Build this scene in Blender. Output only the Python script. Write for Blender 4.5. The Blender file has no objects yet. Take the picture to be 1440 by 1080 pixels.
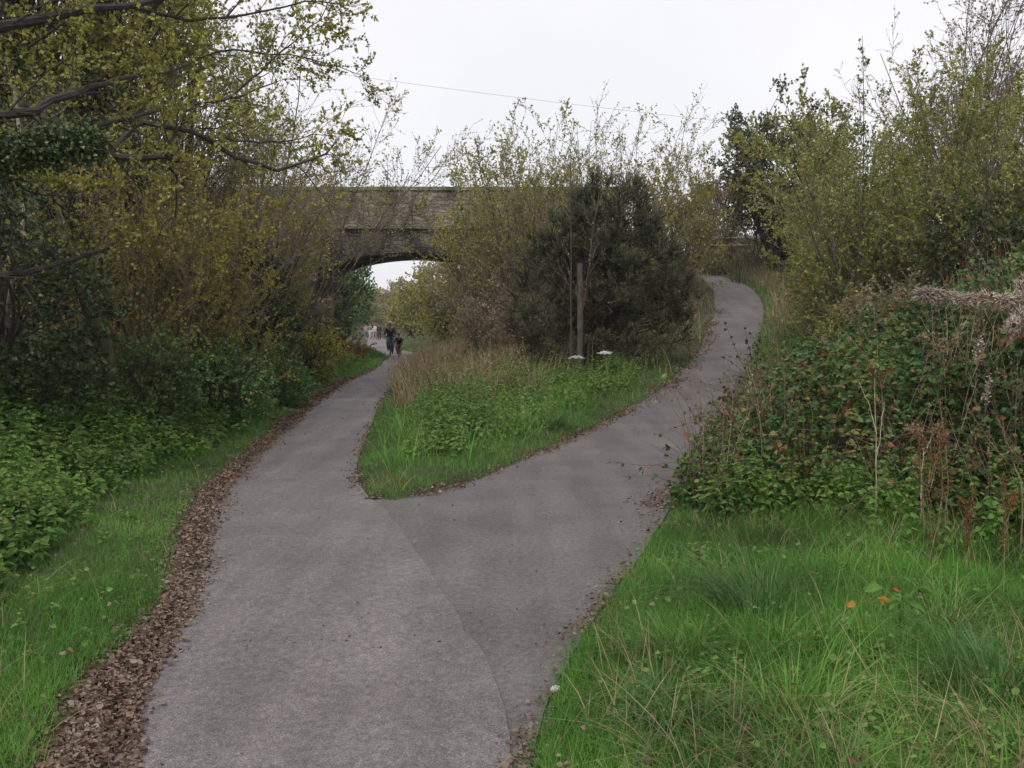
import bpy, math, random
import numpy as np
from mathutils import Vector

# ------------------------------------------------------------------ camera, sky, sun, exposure
scene = bpy.context.scene
H_CAM, F_PX, PITCH = 1.7, 1300.0, math.atan(85 / 1300.0)
cam_d = bpy.data.cameras.new('camera')
cam_d.sensor_width = 36.0
cam_d.lens = 36.0 * F_PX / 1440.0
cam_d.clip_end = 3000.0
cam = bpy.data.objects.new('camera', cam_d)
cam.location = (0, 0, H_CAM)
cam.rotation_euler = (math.pi / 2 - PITCH, 0, 0)
scene.collection.objects.link(cam)
scene.camera = cam

world = bpy.data.worlds.new('World')
scene.world = world
world.use_nodes = True
wn, wl = world.node_tree.nodes, world.node_tree.links
bg = wn['Background']
sky = wn.new('ShaderNodeTexSky')
sky.sky_type = 'NISHITA'
sky.sun_disc = False
sky.sun_elevation = math.radians(48)
sky.sun_rotation = math.radians(200)
ntx = wn.new('ShaderNodeTexNoise'); ntx.inputs['Scale'].default_value = 2.2; ntx.inputs['Detail'].default_value = 4
tco = wn.new('ShaderNodeTexCoord'); wl.new(tco.outputs['Generated'], ntx.inputs['Vector'])
crw = wn.new('ShaderNodeValToRGB')
crw.color_ramp.elements[0].color = (.86, .86, .90, 1); crw.color_ramp.elements[0].position = .3
crw.color_ramp.elements[1].color = (.97, .955, .985, 1); crw.color_ramp.elements[1].position = .7
wl.new(ntx.outputs['Fac'], crw.inputs['Fac'])
scl = wn.new('ShaderNodeVectorMath'); scl.operation = 'SCALE'; scl.inputs['Scale'].default_value = 8.9
wl.new(crw.outputs['Color'], scl.inputs[0])
mxw = wn.new('ShaderNodeMixRGB'); mxw.inputs['Fac'].default_value = .93
wl.new(sky.outputs['Color'], mxw.inputs['Color1']); wl.new(scl.outputs['Vector'], mxw.inputs['Color2'])
wl.new(mxw.outputs['Color'], bg.inputs['Color'])
bg.inputs['Strength'].default_value = 0.1

sun_d = bpy.data.lights.new('sun', 'SUN')
sun_d.energy = 1.5
sun_d.angle = math.radians(25)
sun_d.color = (1, .97, .93)
sun = bpy.data.objects.new('sun', sun_d)
sun.rotation_euler = (math.radians(42), 0, math.radians(-20))
scene.collection.objects.link(sun)
vs = scene.view_settings
vs.view_transform = 'Standard'; vs.look = 'None'; vs.exposure = 0.32; vs.gamma = 1.0
cy = scene.cycles
cy.max_bounces = 8; cy.diffuse_bounces = 5; cy.glossy_bounces = 2; cy.transmission_bounces = 4
cy.transparent_max_bounces = 6
cy.use_denoising = True

col = scene.collection
CP, SP = math.cos(PITCH), math.sin(PITCH)

def ray(px, py):
    a, b = (px - 720) / F_PX, -(py - 540) / F_PX
    return a, CP + b * SP, -SP + b * CP
def gnd(px, py, z=0.0):                     # where the sight line of a surveyed point meets level z
    x, y, zz = ray(px, py); t = (z - H_CAM) / zz
    return (x * t, y * t)
def at(px, py, Y):
    x, y, zz = ray(px, py); t = Y / y
    return (x * t, Y, H_CAM + zz * t)

# ------------------------------------------------------------------ helpers: materials
MATS = {}
def nt(m): return m.node_tree.nodes, m.node_tree.links
def ramp_node(n, stops, const=False):
    r = n.new('ShaderNodeValToRGB')
    if const: r.color_ramp.interpolation = 'CONSTANT'
    e = r.color_ramp.elements
    while len(e) < len(stops): e.new(1.0)
    for k, (p, c) in enumerate(stops):
        e[k].position = p; e[k].color = (*c, 1)
    return r
def leafmat(name, cols, transl=.3, rough=.5, spec=.3, noise_amt=.35, noise_scale=1.5):
    m = bpy.data.materials.new(name); m.use_nodes = True; n, l = nt(m)
    b = n['Principled BSDF']; out = n['Material Output']
    at_ = n.new('ShaderNodeAttribute'); at_.attribute_name = 'rnd'
    k = len(cols)
    cr = ramp_node(n, [(i / max(1, k - 1), c) for i, c in enumerate(cols)])
    l.new(at_.outputs['Fac'], cr.inputs['Fac'])
    g = n.new('ShaderNodeNewGeometry')
    no = n.new('ShaderNodeTexNoise'); no.inputs['Scale'].default_value = noise_scale; no.inputs['Detail'].default_value = 3
    l.new(g.outputs['Position'], no.inputs['Vector'])
    hs = n.new('ShaderNodeHueSaturation')
    mr = n.new('ShaderNodeMapRange'); mr.inputs['From Min'].default_value = .3; mr.inputs['From Max'].default_value = .7
    mr.inputs['To Min'].default_value = 1 - noise_amt; mr.inputs['To Max'].default_value = 1 + noise_amt
    l.new(no.outputs['Fac'], mr.inputs['Value']); l.new(mr.outputs['Result'], hs.inputs['Value'])
    l.new(cr.outputs['Color'], hs.inputs['Color'])
    l.new(hs.outputs['Color'], b.inputs['Base Color'])
    b.inputs['Roughness'].default_value = rough
    b.inputs['Specular IOR Level'].default_value = spec
    if transl:
        t = n.new('ShaderNodeBsdfTranslucent'); l.new(hs.outputs['Color'], t.inputs['Color'])
        mx = n.new('ShaderNodeMixShader'); mx.inputs['Fac'].default_value = transl
        l.new(b.outputs[0], mx.inputs[1]); l.new(t.outputs[0], mx.inputs[2]); l.new(mx.outputs[0], out.inputs['Surface'])
    return m
def plain(name, c1, c2, scale=8, rough=.85, bump=.3, bscale=40, metal=0, stretch=None, coord='Position'):
    m = bpy.data.materials.new(name); m.use_nodes = True; n, l = nt(m)
    b = n['Principled BSDF']; b.inputs['Roughness'].default_value = rough; b.inputs['Metallic'].default_value = metal
    g = n.new('ShaderNodeNewGeometry'); src = g.outputs['Position']
    if stretch:
        vm = n.new('ShaderNodeVectorMath'); vm.operation = 'MULTIPLY'; vm.inputs[1].default_value = stretch
        l.new(src, vm.inputs[0]); src = vm.outputs[0]
    no = n.new('ShaderNodeTexNoise'); no.inputs['Scale'].default_value = scale; no.inputs['Detail'].default_value = 5
    l.new(src, no.inputs['Vector'])
    cr = ramp_node(n, [(.3, c1), (.7, c2)]); l.new(no.outputs['Fac'], cr.inputs['Fac']); l.new(cr.outputs['Color'], b.inputs['Base Color'])
    if bump:
        n2 = n.new('ShaderNodeTexNoise'); n2.inputs['Scale'].default_value = bscale; n2.inputs['Detail'].default_value = 4
        l.new(src, n2.inputs['Vector'])
        bp = n.new('ShaderNodeBump'); bp.inputs['Strength'].default_value = bump; bp.inputs['Distance'].default_value = .02
        l.new(n2.outputs['Fac'], bp.inputs['Height']); l.new(bp.outputs['Normal'], b.inputs['Normal'])
    return m

# ------------------------------------------------------------------ helpers: meshes
class MB:
    def __init__(s): s.v = []; s.f = []; s.r = []; s.m = []; s.n = 0
    def add(s, V, F, R, mi=0):
        V = np.asarray(V, float).reshape(-1, 3); F = np.asarray(F, np.int64)
        if len(V) == 0: return s
        R = np.broadcast_to(np.asarray(R, float), (len(V),))
        s.v.append(V); s.r.append(R); s.f.append(F + s.n); s.m.append(np.full(len(F), mi)); s.n += len(V)
        return s
    def box(s, cx, cy_, cz, sx, sy, sz, mi=0, rz=0.0, rnd=.5):
        c = np.array([[a, b, d] for a in (-.5, .5) for b in (-.5, .5) for d in (-.5, .5)]) * (sx, sy, sz)
        ca, sa = math.cos(rz), math.sin(rz)
        c = np.stack([c[:, 0] * ca - c[:, 1] * sa, c[:, 0] * sa + c[:, 1] * ca, c[:, 2]], 1) + (cx, cy_, cz)
        return s.add(c, [[0, 1, 3, 2], [4, 6, 7, 5], [0, 4, 5, 1], [2, 3, 7, 6], [0, 2, 6, 4], [1, 5, 7, 3]], rnd, mi)
    def mesh(s, name, mats, smooth=False):
        me = bpy.data.meshes.new(name)
        V = np.concatenate(s.v); R = np.concatenate(s.r)
        cnt = np.concatenate([np.full(len(f), f.shape[1]) for f in s.f])
        loops = np.concatenate([f.ravel() for f in s.f])
        mi = np.concatenate(s.m)
        me.vertices.add(len(V)); me.vertices.foreach_set('co', V.astype(np.float32).ravel())
        me.loops.add(len(loops)); me.loops.foreach_set('vertex_index', loops.astype(np.int32))
        me.polygons.add(len(cnt))
        st = np.concatenate([[0], np.cumsum(cnt)[:-1]])
        me.polygons.foreach_set('loop_start', st.astype(np.int32))
        me.polygons.foreach_set('material_index', mi.astype(np.int32))
        me.polygons.foreach_set('use_smooth', np.full(len(cnt), smooth))
        a = me.attributes.new('rnd', 'FLOAT', 'POINT'); a.data.foreach_set('value', R.astype(np.float32))
        for m in (mats if isinstance(mats, (list, tuple)) else [mats]): me.materials.append(m)
        me.update(calc_edges=True)
        return me
    def build(s, name, mats, parent=None, smooth=False):
        o = bpy.data.objects.new(name, s.mesh(name, mats, smooth)); col.objects.link(o)
        if parent:
            o.parent = parent; o.matrix_parent_inverse = parent.matrix_world.inverted() if False else o.matrix_parent_inverse
            o.location = -Vector(parent.location)
        return o
def empty(name, loc):
    o = bpy.data.objects.new(name, None); o.location = loc; o.empty_display_size = .2; col.objects.link(o); return o
def tag(o, label=None, cat=None, group=None, kind=None):
    if label: o['label'] = label
    if cat: o['category'] = cat
    if group: o['group'] = group
    if kind: o['kind'] = kind
    return o
def unit(v): return v / np.maximum(np.linalg.norm(v, axis=-1, keepdims=True), 1e-9)

def grow(S, D, L, K, rng, wander=.15, trop=(0, 0, .05)):
    N = len(S); P = np.zeros((N, K + 1, 3)); P[:, 0] = S; D = unit(D).copy()
    trop = np.asarray(trop, float)
    for k in range(K):
        D = unit(D + rng.normal(0, wander, (N, 3)) + trop)
        P[:, k + 1] = P[:, k] + D * (L / K)[:, None]
    return P
def lerp_poly(P, idx, t):
    K = P.shape[1] - 1; f = t * K; k = np.minimum(f.astype(int), K - 1); w = (f - k)[:, None]
    a = P[idx, k]; b = P[idx, k + 1]
    return a * (1 - w) + b * w, unit(b - a)
def spawn(P, R, M, rng, t0=.2, t1=1.0, ang=(.5, 1.0), lr=.5, rr=.55):
    """children of every polyline in P: start, direction, length, radius"""
    N = len(P); n = int(N * M) if M >= 1 else int(N * M)
    idx = np.repeat(np.arange(N), int(M)) if M == int(M) else rng.integers(0, N, n)
    t = rng.uniform(t0, t1, len(idx))
    S, T = lerp_poly(P, idx, t)
    rv = rng.normal(0, 1, S.shape); pr = unit(rv - (rv * T).sum(1, keepdims=True) * T)
    a = rng.uniform(*ang, len(idx))[:, None]
    D = T * np.cos(a) + pr * np.sin(a)
    Lp = np.linalg.norm(np.diff(P, axis=1), axis=2).sum(1)[idx]
    L = Lp * lr * (1.15 - .75 * t) * rng.uniform(.6, 1.2, len(idx))
    r0, r1 = R
    r = (r0[idx] * (1 - t) + r1[idx] * t) * rr
    return S, D, L, r
def tubes(mb, P, r0, r1, sides=3, mi=0, rnd=None, rng=None):
    N, K1, _ = P.shape
    T = np.zeros_like(P); T[:, 1:-1] = P[:, 2:] - P[:, :-2]; T[:, 0] = P[:, 1] - P[:, 0]; T[:, -1] = P[:, -1] - P[:, -2]
    T = unit(T)
    ref = np.array([.31, .52, .79]); alt = np.array([.8, -.55, .2])
    use = np.abs((T * ref).sum(-1, keepdims=True)) > .9
    ref = np.where(use, alt, ref)
    A = unit(np.cross(T, ref)); B = np.cross(T, A)
    w = np.linspace(0, 1, K1)[None, :]
    r = (np.asarray(r0)[:, None] * (1 - w) + np.asarray(r1)[:, None] * w)[:, :, None, None]
    th = np.arange(sides) / sides * 2 * math.pi
    V = P[:, :, None, :] + r * (A[:, :, None, :] * np.cos(th)[None, None, :, None] + B[:, :, None, :] * np.sin(th)[None, None, :, None])
    i = np.arange(N)[:, None, None] * K1 * sides; k = np.arange(K1 - 1)[None, :, None] * sides; s = np.arange(sides)[None, None, :]
    s2 = (s + 1) % sides
    F = np.stack([i + k + s, i + k + s2, i + k + sides + s2, i + k + sides + s], -1).reshape(-1, 4)
    if rnd is None: rnd = (rng or np.random.default_rng(1)).random(N)
    mb.add(V.reshape(-1, 3), F, np.repeat(rnd, K1 * sides), mi)
def leaves(mb, S, D, L, W, rng, mi=0, rnd=None, fold=.35, big=False, droop=0.0):
    """leaf blades: folded rhombus, or an ovate six-pointed blade when big"""
    N = len(S)
    if N == 0: return
    D = unit(D); rv = rng.normal(0, 1, (N, 3)); rv[:, 2] += .9
    Nn = unit(rv - (rv * D).sum(1, keepdims=True) * D); Sd = np.cross(D, Nn)
    L = np.broadcast_to(L, (N,))[:, None]; W = np.broadcast_to(W, (N,))[:, None]
    if rnd is None: rnd = rng.random(N)
    z = np.array([0, 0, -1.0])
    if not big:
        m = S + D * L * .45 - Nn * W * 0
        V = np.stack([S, m + Sd * W + Nn * W * fold, S + D * L + z * L * droop, m - Sd * W + Nn * W * fold], 1)
        b = np.arange(N)[:, None] * 4
        F = np.concatenate([b + [0, 2, 1], b + [0, 3, 2]])
        mb.add(V.reshape(-1, 3), F, np.repeat(rnd, 4), mi)
    else:
        a = S + D * L * .3; c = S + D * L * .68 + z * L * droop * .4
        up = Nn * W * fold
        V = np.stack([S, a + Sd * W + up, c + Sd * W * .72 + up * .7, S + D * L + z * L * droop, c - Sd * W * .72 + up * .7, a - Sd * W + up], 1)
        b = np.arange(N)[:, None] * 6
        F = np.concatenate([b + [0, 3, 2, 1], b + [0, 5, 4, 3]])
        mb.add(V.reshape(-1, 3), F, np.repeat(rnd, 6), mi)
def leaf_on(mb, P, n, rng, L, W, spread=.9, t0=.15, mi=0, big=False, rnd=None, droop=0.0, up=0.0):
    N = len(P)
    idx = np.repeat(np.arange(N), n) if n >= 1 else rng.integers(0, N, int(N * n))
    t = rng.uniform(t0, 1, len(idx)); S, T = lerp_poly(P, idx, t)
    D = T + rng.normal(0, spread, S.shape); D[:, 2] += up
    sz = rng.uniform(.6, 1.25, len(idx))
    leaves(mb, S, D, L * sz, W * sz, rng, mi, None if rnd is None else rnd(len(idx)), big=big, droop=droop)
def blades(mb, B, Hh, Wd, rng, lean=.35, curl=.5, K=3, mi=0, rnd=None, wind=(0, 0)):
    N = len(B); th = rng.uniform(0, 2 * math.pi, N); d = np.stack([np.cos(th), np.sin(th), np.zeros(N)], 1)
    d[:, 0] += wind[0]; d[:, 1] += wind[1]
    sd = unit(np.stack([-d[:, 1], d[:, 0], np.zeros(N)], 1) + rng.normal(0, .3, (N, 3)) * (1, 1, 0))
    ln = np.abs(rng.normal(0, lean, N)); cu = np.abs(rng.normal(0, curl, N))
    V = np.zeros((N, K + 1, 2, 3))
    for k in range(K + 1):
        t = k / K; h = Hh * (t - .32 * cu * t * t); o = Hh * (ln * t + cu * t * t * .8)
        c = B + d * o[:, None]; c[:, 2] = B[:, 2] + np.maximum(h, 0.01 * t)
        w = (Wd * (1 - .9 * t ** 1.5))[:, None] * .5
        V[:, k, 0] = c - sd * w; V[:, k, 1] = c + sd * w
    b = np.arange(N)[:, None, None] * (K + 1) * 2; k = np.arange(K)[None, :, None] * 2
    F = (b + k + np.array([0, 1, 3, 2])[None, None, :]).reshape(-1, 4)
    if rnd is None: rnd = rng.random(N)
    mb.add(V.reshape(-1, 3), F, np.repeat(rnd, (K + 1) * 2), mi)

# value noise for ground and plant clumps
def vnoise(x, y, seed=0):
    x = np.asarray(x, float); y = np.asarray(y, float)
    def h(i, j): 
        s = np.sin(i * 127.1 + j * 311.7 + seed * 74.7) * 43758.5453
        return s - np.floor(s)
    xi, yi = np.floor(x), np.floor(y); u, v = x - xi, y - yi; u = u * u * (3 - 2 * u); v = v * v * (3 - 2 * v)
    return (h(xi, yi) * (1 - u) + h(xi + 1, yi) * u) * (1 - v) + (h(xi, yi + 1) * (1 - u) + h(xi + 1, yi + 1) * u) * v
def fbm(x, y, seed=0, o=3):
    r = 0; a = .5; 
    for k in range(o): r = r + a * vnoise(np.asarray(x) * 2 ** k, np.asarray(y) * 2 ** k, seed + k); a *= .5
    return r / (1 - .5 ** o)
def sm(a, b, x): t = np.clip((x - a) / (b - a), 0, 1); return t * t * (3 - 2 * t)

# ------------------------------------------------------------------ survey: path edges and terrain
def zramp(Y): return np.interp(Y, [0, 13, 16, 19.5, 25, 33, 38, 42, 48, 54, 400], [0, 0, .1, .35, .93, 2.2, 3.1, 3.8, 4.9, 5.3, 5.3])
def rp(px, py, Y): p = at(px, py, Y); return (p[0], p[1])
far_l = [(-9.2, 60), (-11.8, 75), (-15.5, 100), (-20, 120), (-45, 160), (-120, 300)]
L_EDGE = [(-1.6, -6), (-1.6, 1)] + [gnd(*p) for p in [(178, 1080), (172, 1000), (232, 910), (272, 820), (290, 740), (310, 695), (350, 655), (388, 618), (420, 587), (452, 560), (480, 541), (512, 526), (538, 515)]] + [(-5.75, 41), (-6.0, 46)] + far_l
I1 = [gnd(*p) for p in [(518, 701), (501, 682), (503, 645), (522, 600), (530, 572), (560, 541), (588, 517)]] + [(-3.9, 41), (-4.0, 47), (-7.3, 60), (-10.0, 75), (-13.6, 100), (-17.8, 120), (-42, 163), (-115, 303)]
I2 = [gnd(*p) for p in [(518, 701), (555, 706), (620, 692), (690, 670), (725, 652), (805, 619)]] + [rp(880, 580, 16.3), rp(935, 545, 19.5), rp(985, 495, 25), rp(1008, 440, 33), rp(1003, 410, 38), rp(986, 391, 42), (7.9, 50), (7.9, 300)]
R_EDGE = [(.1, -6), (.05, 1)] + [gnd(*p) for p in [(742, 1080), (762, 1000), (800, 920), (858, 835), (905, 775), (935, 730), (948, 690), (982, 630)]] + [rp(1022, 572, 17.4), rp(1045, 530, 20.8), rp(1060, 490, 25), rp(1077, 437, 33), rp(1060, 409, 38), rp(1036, 394, 40.5), rp(1012, 387.5, 42.3), (8.7, 50), (8.7, 300)]
SEAM = [(-.02, -6), (-.02, 1)] + [gnd(*p) for p in [(722, 1080), (700, 965), (655, 890), (595, 795), (548, 725), (518, 701)]]

def sdist(poly, x, y):
    """distance to a polyline and the side (+ = left of its direction)"""
    x = np.asarray(x, float); y = np.asarray(y, float)
    best = np.full(x.shape, 1e9); sg = np.zeros(x.shape)
    for (ax, ay), (bx, by) in zip(poly[:-1], poly[1:]):
        dx, dy = bx - ax, by - ay; t = np.clip(((x - ax) * dx + (y - ay) * dy) / (dx * dx + dy * dy), 0, 1)
        qx, qy = x - (ax + t * dx), y - (ay + t * dy); d = np.hypot(qx, qy)
        c = dx * qy - dy * qx
        u = d < best - 1e-9
        best = np.where(u, d, best); sg = np.where(u, np.where(c >= 0, 1, -1), sg)
    return best, sg
ISL = I1[::-1] + I2[1:]
def inpoly(poly, x, y):
    c = np.zeros(np.shape(x), bool); n = len(poly)
    for i in range(n):
        (ax, ay), (bx, by) = poly[i], poly[(i + 1) % n]
        if ay == by: continue
        k = ((ay > y) != (by > y)) & (x < (bx - ax) * (y - ay) / (by - ay) + ax); c ^= k
    return c
class Zone: pass
def zones(x, y):
    q = Zone()
    d, s = sdist(L_EDGE, x, y); q.left = d * s            # + outside, left verge
    d, s = sdist(R_EDGE, x, y); q.right = -d * s          # + outside, right verge
    q.d1, _ = sdist(I1, x, y); q.d2, _ = sdist(I2, x, y)
    q.isl = inpoly(ISL, x, y)
    q.edge = np.where(q.isl, np.minimum(q.d1, q.d2), np.maximum(q.left, q.right))   # + = off the tarmac
    return q
def right_grass(y): return np.interp(y, [2, 5.2, 6.0, 6.7, 7.2, 7.6, 8.2, 13, 16, 22, 27, 45], [9, 4.6, 2.7, 2.2, 1.5, .35, .02, .05, .2, .45, .8, 1.2])
def zf(x, y, q=None):
    x = np.asarray(x, float); y = np.asarray(y, float)
    q = q or zones(x, y); zr = zramp(y)
    zl = .06 * np.clip(q.left, 0, 2.6) + .5 * np.clip(q.left - 2.2, 0, 7.5)
    s0 = np.where(y < 9, np.maximum(right_grass(y) + .35, .6), .7)
    zrt = zr + .07 * np.clip(q.right, 0, 3) + .46 * np.clip(q.right - s0, 0, 3.7) * (1 - .55 * sm(28, 36, y)) 
    t = q.d1 / np.maximum(q.d1 + q.d2, 1e-6)
    zi = zr * t ** 1.25 + .12 * np.clip(np.minimum(q.d1, q.d2), 0, 1)
    inramp = ~q.isl & (q.left < 0) & (q.right <= 0) & (q.d2 < q.d1)
    z = np.where(q.left > 0, zl, np.where(q.right > 0, zrt, np.where(q.isl, zi, np.where(inramp, zr, 0))))
    emb = 5.6 - .7 * np.maximum(0, np.abs(y - 43) - 2.2)
    out = np.maximum(x - .3, -9.7 - x)                     # distance beyond an abutment
    z = np.where((out > 0) & (y > 30) & (y < 60) & (q.isl | (q.left > 0)), np.maximum(z, np.minimum(np.minimum(emb, np.where(q.isl, zr + .5 * q.d2, 99)), z + 3.5 * sm(0, 2.5, out) + 9 * sm(1, 4, out))), z)
    return z + 5 * sm(190, 420, y) * fbm(x / 60, y / 60, 9)
def ground(x, y):
    """terrain surface with its lumps, a little below the tarmac on the paths"""
    q = zones(x, y); z = zf(x, y, q)
    lump = (fbm(x * 1.3, y * 1.3, 3) - .5) * .22 + (fbm(x * 5, y * 5, 5) - .5) * .05
    return z + np.where(q.edge > 0, lump * sm(.05, 1.2, q.edge) + .045 * sm(0, .1, q.edge) - .02, -.035)

def gz(x, y): return float(ground(np.array([x]), np.array([y]))[0])
def seg_axis(parts):
    return np.concatenate([np.arange(a, b, s) for a, b, s in parts])
def grid_mesh(name, xs, ys, zfun, mat, **kw):
    X, Y = np.meshgrid(xs, ys); Z = zfun(X, Y)
    nx, ny = len(xs), len(ys)
    i = np.arange(ny - 1)[:, None] * nx + np.arange(nx - 1)[None, :]
    F = np.stack([i, i + 1, i + nx + 1, i + nx], -1).reshape(-1, 4)
    mb = MB(); mb.add(np.stack([X, Y, Z], -1).reshape(-1, 3), F, .5)
    return tag(mb.build(name, mat, smooth=True), **kw)

soil = leafmat('soil and moss', [(.05, .04, .025), (.05, .04, .025)], transl=0, rough=1, spec=.1)
def ground_mat():
    m = bpy.data.materials.new('bank soil'); m.use_nodes = True; n, l = nt(m); b = n['Principled BSDF']
    g = n.new('ShaderNodeNewGeometry')
    a = n.new('ShaderNodeTexNoise'); a.inputs['Scale'].default_value = 1.1; a.inputs['Detail'].default_value = 7; l.new(g.outputs['Position'], a.inputs['Vector'])
    r = ramp_node(n, [(.35, (.035, .028, .018)), (.5, (.055, .06, .022)), (.65, (.05, .085, .02))]); l.new(a.outputs['Fac'], r.inputs['Fac'])
    f = n.new('ShaderNodeTexNoise'); f.inputs['Scale'].default_value = 28; f.inputs['Detail'].default_value = 5; l.new(g.outputs['Position'], f.inputs['Vector'])
    h = n.new('ShaderNodeMixRGB'); h.blend_type = 'MULTIPLY'; h.inputs['Fac'].default_value = .8
    l.new(r.outputs['Color'], h.inputs['Color1']); r2 = ramp_node(n, [(.3, (.4, .4, .4)), (.7, (1.3, 1.2, 1.0))]); l.new(f.outputs['Fac'], r2.inputs['Fac'])
    l.new(r2.outputs['Color'], h.inputs['Color2']); l.new(h.outputs['Color'], b.inputs['Base Color'])
    b.inputs['Roughness'].default_value = 1
    bp = n.new('ShaderNodeBump'); bp.inputs['Strength'].default_value = .8; bp.inputs['Distance'].default_value = .05
    l.new(f.outputs['Fac'], bp.inputs['Height']); l.new(bp.outputs['Normal'], b.inputs['Normal'])
    return m
xs = seg_axis([(-400, -60, 20), (-60, -16, 2), (-16, -8, .5), (-8, 10, .13), (10, 18, .5), (18, 60, 2), (60, 401, 20)])
ys = seg_axis([(-8, 2, .5), (2, 14, .09), (14, 26, .18), (26, 60, .4), (60, 130, 2), (130, 900, 20)])
GM = ground_mat()
terrain = grid_mesh('ground', xs, ys, ground, GM, kind='structure')

# ------------------------------------------------------------------ the two tarmac paths
def surf(px, py, h):
    """distance at which a surveyed point lies h above the bank"""
    for Y in np.arange(3, 30, .05):
        p = at(px, py, Y)
        if p[2] < gz(p[0], Y) + h: return float(Y)
    return 30.0
def resample(poly, n):
    p = np.array(poly, float); d = np.concatenate([[0], np.cumsum(np.hypot(*np.diff(p, axis=0).T))])
    t = np.linspace(0, d[-1], n); return np.stack([np.interp(t, d, p[:, 0]), np.interp(t, d, p[:, 1])], 1)
def chaikin(p, it=2):
    p = np.array(p, float)
    for _ in range(it):
        q = p[:-1] * .75 + p[1:] * .25; r = p[:-1] * .25 + p[1:] * .75
        p = np.concatenate([p[:1], np.stack([q, r], 1).reshape(-1, 2), p[-1:]])
    return p
def strip(name, lefts, rights, mat, lift, n=400, m=16, rough=.03, zmode=None, **kw):
    """lefts/rights: lists of matching pieces so stations stay paired"""
    A = np.concatenate([resample(chaikin(a), k) for a, k in lefts]); B = np.concatenate([resample(chaikin(b), k) for b, k in rights])
    n = len(A)
    dirv = unit(B - A); wob = lambda seed: ((fbm(np.arange(n) * .25, np.zeros(n) + seed, seed) - .5) * 2 * rough)[:, None]
    A = A - dirv * (wob(3) + .01); B = B + dirv * (wob(7) + .01)
    t = np.linspace(0, 1, m)[None, :, None]
    P = A[:, None] * (1 - t) + B[:, None] * t
    X, Y = P[..., 0], P[..., 1]
    Z = zmode(X, Y) + lift
    i = np.arange(n - 1)[:, None] * m + np.arange(m - 1)[None, :]
    F = np.stack([i, i + 1, i + m + 1, i + m], -1).reshape(-1, 4)
    mb = MB(); mb.add(np.stack([X, Y, Z], -1).reshape(-1, 3), F, .5)
    # turned-down edges give the surface its thickness
    for e, sgn in ((0, 1), (m - 1, -1)):
        T = np.stack([X[:, e], Y[:, e], Z[:, e]], 1); U = T.copy(); U[:, 2] -= .05
        k = np.arange(n - 1)[:, None]; mb.add(np.concatenate([T, U]), np.concatenate([k + [0, 1], (k + n)[:, [0, 0]] + [1, 0]], 1), .5)
    return tag(mb.build(name, mat, smooth=False), **kw)
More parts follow.
